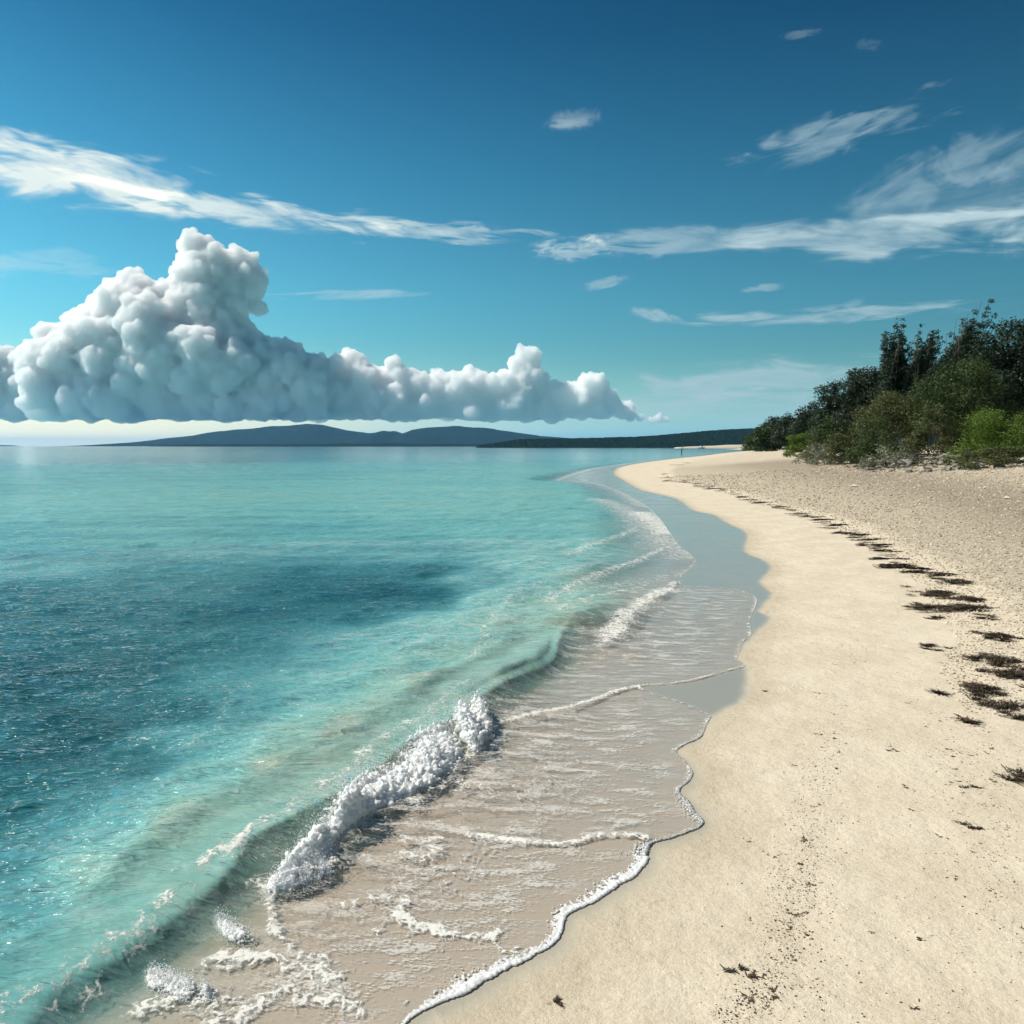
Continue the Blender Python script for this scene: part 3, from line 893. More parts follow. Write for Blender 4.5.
def breaker(name, px_back, px_front, hgt, label, seed, ndrop=4000, spread=1.0, taper=(6, 12), dens=1.0, voxel=.006):
    """low heap of tumbling white water: clumps of bubbles of falling size grown together, with spray over it"""
    rg = np.random.default_rng(seed)
    bl = res_line(catmull(np.array([P(a, b, hgt * .75) for a, b in px_back]), 8), 400)
    fl = res_line(catmull(np.array([P(a, b, .01) for a, b in px_front]), 8), 400)
    L = np.linalg.norm(np.diff(bl, axis=0), axis=1).sum()
    def put(n, zlo, zhi, rlo, rhi, tlo=0.0, thi=1.0, jit=0.0):
        u = rg.random(n)
        # clumpy along the crest
        acc = vnoise(np.stack([u * L * 9, u * 0 + seed, u * 0], 1), seed) > rg.random(n) * .38
        u = u[acc]; n = len(u)
        t = rg.uniform(tlo, thi, n)
        k = (u * 399).astype(int)
        b, f = bl[k], fl[k]
        xy = b * (1 - t)[:, None] + f * t[:, None]
        tap = np.minimum(1, np.minimum(u * taper[0], (1 - u) * taper[1])) ** .7
        lump = .45 + .95 * vnoise(np.stack([u * L * 4.5, u * 0, u * 0 + 3.3], 1), seed + 1)
        prof = np.sqrt(np.clip(1 - ((t - .32) / .75) ** 2, .02, 1))
        z = hgt * tap * lump * prof * rg.uniform(zlo, zhi, n)
        r = rg.uniform(rlo, rhi, n) * (.45 + .55 * tap)
        p = np.column_stack([xy, z]) + rg.normal(0, 1, (n, 3)) * jit
        return p, r
    sc = hgt / .22
    c1, r1 = put(int(260 * L * dens), .1, .75, .022 * sc, .050 * sc, .05, .85, .012 * sc)
    c2, r2 = put(int(1500 * L * dens), .3, 1.0, .008 * sc, .022 * sc, -.05, 1.02, .016 * sc)
    c3, r3 = put(int(4200 * L * dens), .2, 1.08, .003 * sc, .0085 * sc, -.12, 1.12, .016 * sc)
    c = np.vstack([c1, c2, c3]); r = np.concatenate([r1, r2, r3])
    v, f = spheres_mesh(c, r, rg.uniform(.75, 1.3, (len(c), 3)))
    me, co, no = remeshed(v, f, voxel, name)
    co = co + no * ((fbm(co * 55, seed + 2, 3) - .5) * .006 * sc ** .5)[:, None]
    set_co(me, co)
    o = link(name, me, foam_m, label=label, kind='stuff')
    cs, rs_ = put(ndrop, .4, 1.25, .0011, .0034, -.2, 1.25, .030 * sc * spread)
    ce, re_ = put(ndrop // 3, .9, 1.7, .0010, .0028, -.3, .7, .045 * sc * spread)
    c = np.vstack([cs, ce]); r = np.concatenate([rs_, re_])
    c[:, 2] = np.abs(c[:, 2])
    v, f = spheres_mesh(c, r, rg.uniform(.6, 1.5, (len(c), 3)))
    sp_ = link('spray', mesh_np('spray', v, tris=f), spray_m, parent=o)
    sp_['kind'] = 'stuff'
    return o

bead_foam('foam_edge', near_w, [.020, .020, .020, .022, .026, .034, .030, .028, .030, .034, .040], 'thick white foam bead along the front of the nearest wash', 101, zfun=zT, voxel=.0035, per_m=1500)
bead_foam('foam_edge', sub_line(near_px[10:] + [(708, 722), (710, 716), (699, 709), (680, 701), (664, 696), (648, 690)]), [.030, .026, .026, .020, .013, .013, .012, .010, .009, .008, .006, .004], 'thin ragged foam rim on the wash front in the middle of the beach', 131, zfun=zT, per_m=900)
bead_foam('foam_edge', sub_line([(641, 685.5), (668, 684), (696, 680), (725, 672), (746, 666)]), [.012, .012, .010, .008, .006], 'straight thin foam rim of the second wash sheet', 151, zfun=zT)
bead_foam('foam_edge', sub_line([(737, 657), (745, 640), (752, 634), (750, 620), (757, 600), (745, 592), (730, 588), (705, 586), (683, 585)]), [.006, .008, .008, .010, .012, .010, .008, .006], 'foam rim of the third wash sheet further along the beach', 171, zfun=zT)

breaker('breaking_wave_foam', [(268, 872), (300, 842), (335, 815), (370, 783), (400, 760), (430, 735), (460, 712), (487, 690)],
        [(262, 893), (310, 873), (345, 838), (385, 812), (425, 792), (455, 770), (480, 752), (494, 730)], .22, 'tumbling white foam of the wave breaking on the shallows', 301, 9000)
breaker('splash_foam', [(262, 886), (285, 872), (310, 862), (335, 862)], [(265, 897), (290, 894), (315, 886), (338, 874)], .10, 'low white foam tongue at the foot of the breaking wave', 341, 2600, voxel=.005)
breaker('splash_foam', [(208, 910), (225, 916), (240, 924), (256, 932)], [(215, 928), (228, 938), (242, 943), (256, 940)], .048, 'small round white splash between the breaker and the lower foam', 371, 1100, spread=1.2, dens=1.6, voxel=.004)
breaker('splash_foam', [(140, 965), (160, 968), (185, 976), (212, 985)], [(145, 985), (165, 992), (190, 998), (212, 997)], .045, 'ragged white splash low down in the near wash', 391, 1500, spread=1.2, dens=1.5, voxel=.004)
breaker('splash_foam', [(300, 832), (340, 800), (372, 776), (405, 748), (440, 722), (470, 700)], [(322, 838), (360, 806), (385, 785), (420, 765), (450, 745), (480, 720)], .17, 'torn foam crest thrown up behind the breaking wave', 411, 5200, spread=1.6, dens=.35)

# ------------------------------------------------------------------ vegetation
def leaf_mat(name, c1, c2, trans=.35):
    m, t, out = new_mat(name)
    g = t.node('ShaderNodeNewGeometry')
    rnd = g.outputs['Random Per Island']
    col = t.mix(rnd, c1, c2)
    d = principled(t, col, .55, spec=.22)
    tr = t.node('ShaderNodeBsdfTranslucent')
    t.put(tr.inputs[0], t.mix(1.0, col, (1.1, 1.25, .5), 'MULTIPLY'))
    t.link(t.mixs(trans, d, tr.outputs[0]), out.inputs[0])
    return m
M_dark = leaf_mat('dark_leaves', (0.012, 0.026, 0.016), (0.042, 0.060, 0.034), .15)
M_mid = leaf_mat('green_leaves', (0.024, 0.044, 0.015), (0.085, 0.115, 0.040), .28)
M_olive = leaf_mat('olive_leaves', (0.042, 0.056, 0.020), (0.145, 0.150, 0.065), .28)
M_bright = leaf_mat('bright_leaves', (0.060, 0.105, 0.018), (0.16, 0.22, 0.045), .35)
M_grey = leaf_mat('grey_leaves', (0.10, 0.115, 0.075), (0.26, 0.27, 0.20), .2)
m, t, out = new_mat('bark')
co = t.node('ShaderNodeTexCoord').outputs['Object']
t.link(principled(t, t.mix(t.noise(co, 9, 4, .6), (.07, .055, .04), (.2, .17, .13)), .9, t.bump(t.noise(co, 20, 4, .6), .6, .03)), out.inputs[0])
M_bark = m

def limb_mesh(paths):
    vs, fs = [], []
    b = 0
    K = 7
    for pts, r0, r1 in paths:
        pts = np.asarray(pts, float)
        n = len(pts)
        tg = np.gradient(pts, axis=0)
        tg /= np.linalg.norm(tg, axis=1)[:, None] + 1e-9
        up = np.array([.3, .9, .1])
        a = np.cross(tg, up); a /= np.linalg.norm(a, axis=1)[:, None] + 1e-9
        c = np.cross(tg, a)
        rr = np.linspace(r0, r1, n)
        ang = np.linspace(0, 2 * math.pi, K, endpoint=False)
        ring = pts[:, None, :] + rr[:, None, None] * (np.cos(ang)[None, :, None] * a[:, None, :] + np.sin(ang)[None, :, None] * c[:, None, :])
        vs.append(ring.reshape(-1, 3))
        i = np.arange(n * K).reshape(n, K) + b
        j = np.roll(i, -1, axis=1)
        fs.append(np.stack([i[:-1], i[1:], j[1:], j[:-1]], -1).reshape(-1, 4))
        b += n * K
    return np.vstack(vs), np.vstack(fs)

def leaf_quads(c, nrm, size, rg, aspect=.45):
    n = len(c)
    d = rg.normal(0, 1, (n, 3)); d[:, 2] *= .7
    d /= np.linalg.norm(d, axis=1)[:, None]
    nn = nrm + rg.normal(0, .6, (n, 3))
    s = np.cross(d, nn); s /= np.linalg.norm(s, axis=1)[:, None] + 1e-9
    L = size[:, None] * d
    Wd = size[:, None] * aspect * s
    p = np.stack([c - L * .5, c + Wd * .5, c + L * .5, c - Wd * .5], 1)
    return p.reshape(-1, 3)

def tree(name, label, cat, px, ytop, ybase, hw, Y, mat, seed, shape='round', nleaf=9000, leaf=.16, lean=0.0, group=None, base_z=None, gap=.30, aspect=.45, only_low=False):
    """trunk, limbs and a crown of leaf clumps; ytop, ybase and hw give the crown as the photo shows it at distance Y"""
    rg = np.random.default_rng(seed)
    top = at(px, ytop, Y)[2]
    gx = (px - 512) / F * Y
    gz = float(terrain(gx, Y)[0]) if base_z is None else base_z
    if only_low: pass
    H = top - gz
    R = hw / F * Y
    root = bpy.data.objects.new(name, None)
    COL.objects.link(root)
    root.location = (gx, Y, gz)
    root['label'] = label; root['category'] = cat
    if group: root['group'] = group
    cl = []     # clump centres (local), radii
    limbs = []
    if shape == 'round':
        nc_ = int(26 + 8 * R)
        for k in range(nc_):
            a = rg.uniform(0, 2 * math.pi); e = rg.uniform(-.25, 1) ; ee = math.sqrt(max(0, 1 - max(e, 0) ** 2))
            rr = rg.uniform(.55, 1.0)
            c = np.array([math.cos(a) * ee * R * rr + lean * H * max(e, 0), math.sin(a) * ee * R * .8 * rr, H * (.42 + .50 * e * rr)])
            cl.append((c, rg.uniform(.16, .30) * min(R, H * .6)))
        for k in range(8):
            cl.append((np.array([rg.normal(0, R * .4), rg.normal(0, R * .3), H * rg.uniform(.25, .6)]), .33 * min(R, H * .6)))
    elif shape == 'spire':
        for k in range(75):
            f = rg.uniform(.12, 1.0)
            a = rg.uniform(0, 2 * math.pi)
            rr = R * (1.02 - f) ** .8 * 1.25 * rg.uniform(.1, 1.0)
            c = np.array([math.cos(a) * rr + lean * H * f * f, math.sin(a) * rr, H * f])
            cl.append((c, (.05 + .30 * (1 - f)) * R * 1.2 + .12))
    elif shape == 'feather':
        for k in range(22):
            a = rg.uniform(-1.0, 1.0)
            base = np.array([rg.normal(0, R * .2), rg.normal(0, R * .25), H * rg.uniform(.2, .5)])
            tip = np.array([lean * H + a * R * .75, rg.normal(0, R * .3), H * rg.uniform(.72, 1.0) - abs(a) * H * .13])
            for f in np.linspace(0, 1, 16):
                c = base + (tip - base) * f + np.array([lean * H * .3 * f * f, 0, 0])
                cl.append((c + rg.normal(0, .08, 3), (.34 - .22 * f) * R * .75))
            limbs.append((np.array([[0, 0, 0], base * .6, base, base + (tip - base) * .5, tip]), .06, .012))
    elif shape == 'low':
        nc_ = int(16 + R * 7)
        for k in range(nc_):
            a = rg.uniform(0, 2 * math.pi); rr = math.sqrt(rg.uniform(0, 1))
            hh = H * (1 - rr ** 2.4) * rg.uniform(.45, 1.0)
            cl.append((np.array([math.cos(a) * rr * R, math.sin(a) * rr * R * .7, max(hh, .08)]), rg.uniform(.18, .34) * min(H, R)))
    # trunk and limbs
    tr_h = H * (.55 if shape != 'spire' else .95)
    n0 = 2 if shape in ('round', 'low') else 1
    for k in range(n0):
        off = np.array([rg.normal(0, .15 * R * (n0 > 1)), rg.normal(0, .1 * R), 0])
        limbs.append((np.array([off * .3, off + [lean * H * .05, 0, tr_h * .4], off * 1.6 + [lean * H * .3, 0, tr_h]]), .035 * H ** .8 if shape != 'low' else .03, .03 if shape != 'low' else .012))
    for (c, r) in cl[::3]:
        s0 = np.array([c[0] * .15, c[1] * .15, min(c[2] * .5, tr_h * .8)])
        mid = (s0 + c) / 2 + np.array([0, 0, -.05 * H])
        limbs.append((np.array([s0, mid, c]), .028 * max(R, 1) ** .5, .008))
    v, f = limb_mesh(limbs)
    link('trunk', mesh_np('trunk', v, f), M_bark, parent=root)
    # leaves
    rads = np.array([r for c, r in cl]); cs = np.array([c for c, r in cl])
    wgt = rads ** 2 / (rads ** 2).sum()
    which = rg.choice(len(cl), nleaf, p=wgt)
    d = rg.normal(0, 1, (nleaf, 3)); d /= np.linalg.norm(d, axis=1)[:, None]
    rad = rads[which] * (1.0 + rg.normal(0, .13, nleaf)) * rg.choice([1.0, .8, .55, 1.25], nleaf, p=[.5, .25, .15, .10])
    pos = cs[which] + d * rad[:, None] * np.array([1.05, 1.05, .82])
    # sprays: thin out by noise so that gaps open
    nz = fbm(pos * (2.4 / max(R, .6) + .7) + seed, seed, 3)
    kp = (nz > gap + .12) & (pos[:, 2] > -.02)
    pos, d = pos[kp], d[kp]
    size = leaf * rg.uniform(.6, 1.35, len(pos))
    v = leaf_quads(pos, d, size, rg, aspect)
    q = np.arange(len(v)).reshape(-1, 4)
    link('crown' if cat != 'bush' else 'foliage', mesh_np('crown', v, q, smooth=False), mat, parent=root)
    return root

TG = 'trees and bushes at the top of the beach'
tree('leaning_tree', 'tall feathery dark tree leaning right above the thicket', 'tree', 942, 296, 440, 32, 60, M_dark, 1, 'feather', 60000, .20, .17, group=TG, gap=.16, aspect=.3)
tree('slender_tree', 'slim dark tree of upright shoots, the left one of two', 'tree', 888, 311, 440, 24, 63, M_dark, 2, 'feather', 36000, .20, .05, group=TG, gap=.18, aspect=.35)
tree('slender_tree', 'slim dark tree of upright shoots just left of the leaning feathery tree', 'tree', 907, 317, 440, 20, 62, M_dark, 3, 'feather', 30000, .20, .10, group=TG, gap=.18, aspect=.35)
tree('broad_tree', 'broad dense dark tree filling the thicket at its right end', 'tree', 1020, 311, 455, 54, 57, M_dark, 4, 'round', 60000, .22, 0, group=TG, gap=.12)
tree('broad_tree', 'dense tree beyond the right end of the thicket', 'tree', 1090, 300, 455, 70, 58, M_dark, 5, 'round', 16000, .2, 0, group=TG, gap=.2)
tree('round_tree', 'mid green rounded tree in front of the leaning feathery tree', 'tree', 958, 352, 455, 44, 54, M_mid, 6, 'round', 34000, .15, 0, group=TG, gap=.2)
tree('round_tree', 'olive green rounded tree below the two slim trees', 'tree', 893, 383, 455, 40, 58, M_olive, 7, 'round', 26000, .15, 0, group=TG, gap=.22)
tree('dark_tree', 'dark tree filling the gap behind the olive rounded tree', 'tree', 908, 350, 455, 48, 68, M_dark, 8, 'round', 34000, .24, 0, group=TG, gap=.12)
tree('dark_tree', 'dark tree with a bare bough reaching left over the lower bushes', 'tree', 872, 360, 452, 32, 70, M_dark, 9, 'round', 26000, .22, -.10, group=TG, gap=.26)
tree('dark_tree', 'low dark tree with flat ragged top left of the taller trees', 'tree', 846, 378, 452, 28, 80, M_dark, 10, 'round', 22000, .23, -.12, group=TG, gap=.24)
tree('dark_tree', 'small dark round tree stepping down towards the water', 'tree', 818, 400, 451, 26, 96, M_dark, 11, 'round', 18000, .28, -.1, group=TG, gap=.2)
tree('round_tree', 'small olive tree before the low dark tree with flat top', 'tree', 832, 415, 452, 24, 74, M_mid, 12, 'round', 12000, .18, 0, group=TG, gap=.22)
tree('dark_tree', 'distant dark tree next to last before the cove', 'tree', 794, 414, 450, 22, 130, M_dark, 13, 'round', 14000, .38, 0, group=TG, gap=.2)
tree('dark_tree', 'distant green tree at the waterside end of the thicket', 'tree', 762, 427, 450, 17, 200, M_mid, 14, 'low', 9000, .60, -.1, base_z=1.2, group=TG, gap=.15)
tree('dark_tree', 'hazy dark tree standing behind the waterside end of the thicket', 'tree', 778, 418, 450, 24, 230, M_dark, 15, 'low', 12000, .75, 0, base_z=1.2, group=TG, gap=.15)
tree('dark_tree', 'black shaded tree in the hollow behind the bright green bush', 'tree', 985, 372, 458, 44, 64, M_dark, 16, 'low', 30000, .24, 0, group=TG, gap=.1)
BG = 'low bushes along the foot of the thicket'
tree('green_bush', 'bright fresh green bush at the right edge of the beach', 'bush', 1012, 404, 467, 50, 46, M_bright, 20, 'low', 24000, .12, 0, group=BG, gap=.24)
tree('olive_bush', 'olive scrub spreading under the bright green bush', 'bush', 990, 447, 468, 50, 43, M_olive, 21, 'low', 12000, .11, 0, group=BG, gap=.27)
tree('olive_bush', 'pale green bush before the dark hollow of the thicket', 'bush', 930, 405, 456, 26, 50, M_olive, 22, 'low', 12000, .13, 0, group=BG, gap=.27)
tree('olive_bush', 'leafy green bush at the foot of the olive rounded tree', 'bush', 878, 420, 455, 30, 53, M_mid, 23, 'low', 12000, .14, 0, group=BG, gap=.25)
tree('olive_bush', 'grey green bush on the stones under the low dark tree', 'bush', 848, 428, 455, 24, 58, M_olive, 24, 'low', 9000, .14, 0, group=BG, gap=.27)
tree('green_bush', 'small fresh green bush at the far left of the thicket foot', 'bush', 797, 431, 451, 14, 84, M_bright, 25, 'low', 5000, .19, 0, group=BG, gap=.25)
tree('olive_bush', 'small olive bush right of the small fresh green bush', 'bush', 820, 430, 453, 16, 74, M_olive, 26, 'low', 6000, .17, 0, group=BG, gap=.27)
tree('grey_creeper', 'grey leafed creeper trailing onto the sand before the small bushes', 'creeper', 826, 443, 456, 34, 60, M_grey, 27, 'low', 7000, .13, 0, group=BG, gap=.3)
tree('grey_creeper', 'grey leafed creeper mixed with the stones under the thicket', 'creeper', 895, 440, 457, 32, 50, M_grey, 28, 'low', 7000, .11, 0, group=BG, gap=.33)

# rocks below the bushes
m, t, out = new_mat('pale_rock')
co = t.node('ShaderNodeTexCoord').outputs['Object']
oi = t.node('ShaderNodeObjectInfo')
c = t.mix(t.noise(co, 3.5, 5, .65), (.26, .23, .19), (.62, .57, .49))
c = t.mix(t.math('MULTIPLY', oi.outputs['Random'], .85), c, (.12, .11, .10))
t.link(principled(t, c, .9, t.bump(t.noise(co, 6, 6, .7), .9, .12)), out.inputs[0])
M_rock = m
rock_me = []
for k in range(7):
    bm = bmesh.new(); bmesh.ops.create_icosphere(bm, subdivisions=3, radius=1.0)
    v = np.array([w.co[:] for w in bm.verts])
    s = 1 + (fbm(v * 1.1 + k * 5, 60 + k, 3) - .5) * 1.1
    v = v * s[:, None]
    for j in range(5):    # a few flat broken faces
        nn = RNG.normal(0, 1, 3); nn /= np.linalg.norm(nn)
        dd = v @ nn; lim = RNG.uniform(.5, .8)
        v = v - np.maximum(dd - lim, 0)[:, None] * nn
    v *= np.array([1, RNG.uniform(.6, .9), RNG.uniform(.45, .65)])
    for w, co_ in zip(bm.verts, v): w.co = co_
    me = bpy.data.meshes.new('beach_rock'); bm.to_mesh(me); bm.free(); me.materials.append(M_rock)
    for p_ in me.polygons: p_.use_smooth = k % 2 == 0
    rock_me.append(me)
for k in range(170):
    px = random.choice([random.uniform(795, 960), random.uniform(860, 1000)])
    Yb = np.interp(px, [795, 830, 870, 920, 1000], [80, 60, 48, 43.5, 43]) + random.uniform(-1.2, 5.0)
    x = (px - 512) / F * Yb
    s = .08 + .24 * random.random() ** 2.0 * (1.5 if px < 850 else 1)
    bank = max(0, Yb - np.interp(px, [795, 830, 870, 920, 1000], [80, 60, 48, 43.5, 43])) * .13
    o = link('beach_rock', rock_me[k % 7], M_rock, label='weathered pale stone in the band of stones along the foot of the thicket', cat='rock', group='stones below the bushes')
    o.location = (x, Yb, float(terrain(x, Yb)[0]) + s * .18 + bank)
    o.scale = (s, s, s * random.uniform(.7, 1.2))
    o.rotation_euler = (random.uniform(-.3, .3), random.uniform(-.3, .3), random.uniform(0, 6.28))
for px, py, s, lab in [(855, 487, .16, 'single white stone on the dark shingle band, the left one of two'), (1008, 499, .14, 'single white stone on the dark shingle band near its right end')]:
    q_ = PT(px, py)
    o = link('white_stone', rock_me[1].copy(), None, label=lab, cat='rock')
    o.data.materials.clear()
    mw, tw, ow = new_mat('white_stone'); tw.link(principled(tw, (.78, .75, .68), .8), ow.inputs[0]); o.data.materials.append(mw)
    o.location = q_ + np.array([0, 0, s * .3]); o.scale = (s, s * .8, s * .7)

# ------------------------------------------------------------------ seaweed wrack
m, t, out = new_mat('dry_seaweed')
g = t.node('ShaderNodeNewGeometry')
t.link(principled(t, t.mix(g.outputs['Random Per Island'], (.008, .007, .005), (.10, .068, .038)), .6, spec=.3), out.inputs[0])
M_weed = m
def weed_mesh(w, d, n, hmax, L, wd, seed, tight=False):
    rg = np.random.default_rng(seed)
    hmax = hmax * .7
    # sub-mats so that the outline is ragged
    k = max(3, int(n / 26))
    cen = np.stack([(np.clip(rg.normal(0, w * .30, k), -w * .5, w * .5) if tight else rg.normal(0, w * .38, k)), (np.clip(rg.normal(0, d * .32, k), -d * .5, d * .5) if tight else rg.normal(0, d * .40, k))], 1)
    wi = rg.integers(0, k, n)
    bx = cen[wi, 0] + rg.normal(0, w * (.085 if tight else .06), n)
    by = cen[wi, 1] + rg.normal(0, d * (.05 if tight else .022), n)
    S = 5
    th = rg.normal(0, .45, n) + (rg.random(n) < .2) * 1.4
    curv = rg.normal(0, 1.4, n)
    ln = L * rg.uniform(.4, 1.4, n)
    rr = np.hypot(bx / w, by / d)
    z0 = hmax * np.exp(-(rr * 2.2) ** 2) * rg.random(n) + .003
    x, y = bx.copy(), by.copy()
    pts = []
    for i in range(S):
        a = th + curv * (i / (S - 1))
        zz = z0 + hmax * .35 * rg.normal(0, 1, n) * (i not in (0,)) * .6
        zz = np.maximum(zz, .002)
        wdt = wd * rg.uniform(.5, 1.3, n) * (1 - abs(i / (S - 1) - .5) * 1.2)
        nx, ny = -np.sin(a), np.cos(a)
        pts.append(np.stack([x + nx * wdt, y + ny * wdt, zz + rg.normal(0, .3, n) * wdt], 1))
        pts.append(np.stack([x - nx * wdt, y - ny * wdt, zz + wdt * .5], 1))
        x = x + np.cos(a) * ln / (S - 1); y = y + np.sin(a) * ln / (S - 1)
    V = np.stack(pts, 1)        # n, 2S, 3
    q = []
    b = np.arange(n)[:, None] * 2 * S
    for i in range(S - 1):
        q.append(np.concatenate([b + 2 * i, b + 2 * i + 1, b + 2 * i + 3, b + 2 * i + 2], 1))
    return mesh_np('seaweed', V.reshape(-1, 3), np.vstack(q), smooth=False)
mats_px = [  # centre px, width px, height px, label
    (958, 582, 34, 5, 'flat dark seaweed streak at the upper end of the nearer wrack'), (940, 594, 44, 7, 'dark seaweed mat just below the upper streak'),
    (972, 600, 46, 7, 'dark seaweed mat beside the curved pair of mats'), (925, 607, 26, 6, 'small seaweed mat at the left tip of the long streak'),
    (965, 609, 84, 6, 'long narrow seaweed streak slanting down to the right'), (985, 617, 22, 4, 'thin brown seaweed wisp under the long streak'),
    (996, 637, 40, 6, 'slim forked seaweed streak alone in the gap between the mats'), (975, 659, 30, 5, 'narrow twin seaweed strands left of the big mat'),
    (1000, 662, 44, 18, 'big thick seaweed mat at the right edge, the upper one'), (1012, 676, 44, 14, 'thick seaweed mat running out of the right edge'),
    (984, 692, 44, 14, 'arrow shaped seaweed mat below the big thick mat'), (1003, 707, 56, 8, 'long seaweed mat under the arrow shaped mat'), (1024, 718, 30, 5, 'seaweed streak cut by the right edge below the long mat'),
    (967, 723, 20, 7, 'small dense seaweed lump alone under the big mats'), (1021, 778, 22, 18, 'dark seaweed lump cut by the right edge of the beach'),
    (935, 647, 20, 5, 'small brown seaweed tuft left of the mats'), (932, 618, 16, 3, 'thin seaweed sprig left of the long streak'), (934, 693, 10, 4, 'tiny pair of seaweed strands on clean sand')]
for i, (px, py, w, h, lab) in enumerate(mats_px):
    c = PT(px, py)
    e = PT(px + w / 2, py); f = PT(px, py - h / 2); g_ = PT(px, py + h / 2)
    ww = abs(e[0] - c[0]) * 2; dd = abs(f[1] - g_[1])
    n = int(np.clip(ww * dd * 4200, 80, 2400))
    me = weed_mesh(ww * .85, dd * .85, n, .045 if w > 30 else .03, .11, .005, 500 + i)
    link('seaweed_mat', me, M_weed, label=lab, cat='seaweed', group='seaweed mats on the upper beach', loc=c)
wl_x = []
far_me = [weed_mesh(1.15, .40, 210, .05, .28, .026, 700 + i, True) for i in range(4)]
wl = [(664, 474, 8), (668, 478, 10), (671, 481, 12), (684, 482, 14), (697, 484, 16), (708, 487, 16), (716, 489, 16), (722, 491, 12), (740, 497, 15), (752, 500, 15), (765, 503, 18), (780, 507, 16), (788, 510, 14),
      (800, 514, 16), (812, 517, 16), (822, 520, 20), (834, 525, 20), (828, 528, 12), (846, 533, 20), (860, 535, 22), (852, 538, 14), (872, 540, 24), (868, 546, 14), (884, 545, 22), (878, 551, 26), (894, 552, 20), (888, 559, 24), (900, 566, 24),
      (886, 566, 40), (912, 569, 30), (925, 573, 30), (944, 575, 26), (934, 579, 18), (680, 465, 12), (690, 463, 10)]
for i in range(len(wl) - 3):
    (a0, b0, w0), (a1, b1, w1) = wl[i], wl[i + 1]
    if abs(a1 - a0) < 30:
        for f_ in (.35, .7):
            wl_x.append((a0 + (a1 - a0) * f_ + random.uniform(-3, 3), b0 + (b1 - b0) * f_ + random.uniform(-1, 1), w0 * random.uniform(.35, .8)))
for i, (px, py, w) in enumerate(wl + wl_x):
    c = PT(px, py)
    ww = w / F * c[1]
    o = link('seaweed_clump', far_me[i % 4], M_weed, label='dark seaweed clump in the thin tide line that curves away along the beach', cat='seaweed', group='seaweed clumps of the tide line', loc=c)
    s = max(ww * 1.15, .14)
    o.scale = (s, s * random.uniform(.5, .9), min(s, .8))
    o.rotation_euler = (0, 0, random.uniform(-.35, .25))
# scraps
scr_me = [weed_mesh(.10, .05, 9 + 3 * i, .004, .030, .0035, 800 + i) for i in range(5)]
def scatter_line(pxs, n, spread, rg):
    ln = catmull(np.array(pxs, float), 6)
    t = rg.uniform(0, len(ln) - 1, n)
    x = np.interp(t, np.arange(len(ln)), ln[:, 0]) + rg.normal(0, spread, n)
    y = np.interp(t, np.arange(len(ln)), ln[:, 1]) + rg.normal(0, spread * .3, n)
    return np.stack([x, y], 1)
rg = np.random.default_rng(99)
midp = [(728, 1022), (762, 990), (785, 940), (795, 890), (808, 840), (822, 780), (835, 730), (850, 660), (862, 620), (856, 580)]
rightp = [(1015, 950), (1000, 860), (990, 800), (975, 770), (960, 740), (940, 700), (930, 660)]
sp = [tuple(a) for a in scatter_line(midp, 70, 13, rg)] + [tuple(a) for a in scatter_line(rightp, 60, 24, rg)] + [(rg.uniform(720, 1020), rg.uniform(640, 1010)) for _ in range(40)]
big = [(741, 972, 1.5, 'black seaweed scrap at the lower end of the speckled line', 1), (768, 692, 1.0, 'lone black scrap near the wet sand tongue', 1), (553, 1003, 1.0, 'lone dark scrap on the clean sand under the foam bead', 1),
       (892, 750, 1.0, 'thin black twig scrap on the open sand', 1), (975, 827, 1.6, 'largest black scrap on the right below the mats', 1), (972, 788, 1.3, 'black forked scrap on the right above the largest scrap', 1)]
for i, (px, py, s, lab, _) in enumerate(big):
    link('seaweed_scrap', weed_mesh(.13, .07, 44, .006, .032, .004, 900 + i), M_weed, label=lab, cat='seaweed', loc=PT(px, py)).scale = (s * .8,) * 3
for i, (px, py) in enumerate(sp):
    c = PT(px, py)
    o = link('seaweed_scrap', scr_me[i % 5], M_weed, label='tiny dark seaweed scrap strewn over the open sand', cat='seaweed', group='seaweed scraps strewn on the sand', loc=c)
    s = random.choice([.18, .25, .35, .5, .7])
    o.scale = (s, s, s * .8); o.rotation_euler = (0, 0, random.uniform(0, 3.1))

# grit and shell crumbs as scattered small solids
def crumbs(name, pts, rmin, rmax, mat, label, seed):
    rg = np.random.default_rng(seed)
    pts = np.array(pts)
    zz = terrain(pts[:, 0], pts[:, 1])
    r = rmin * (rmax / rmin) ** rg.random(len(pts)) ** 1.0
    c = np.column_stack([pts, zz + r * .25])
    v, f = spheres_mesh(c, r, rg.uniform(.4, 1.4, (len(pts), 3)) * [1, 1, .5])
    link(name, mesh_np(name, v, tris=f, smooth=False), mat, label=label, kind='stuff')
mg, tg_, og = new_mat('shell_grit')
gg = tg_.node('ShaderNodeNewGeometry')
tg_.link(principled(tg_, tg_.ramp(gg.outputs['Random Per Island'], [(0, (.02, .016, .012)), (.5, (.07, .05, .035)), (.8, (.25, .19, .13)), (1, (.5, .42, .33))]), .8), og.inputs[0])
rg = np.random.default_rng(123)
def onbeach(pxs): # quick map of many pixels: flat guess then one correction
    o = []
    for a, b in pxs:
        z = 0.1
        for _ in range(4):
            w = P(a, b, z); z = float(terrain(w[0], w[1])[0])
        o.append(w)
    return o
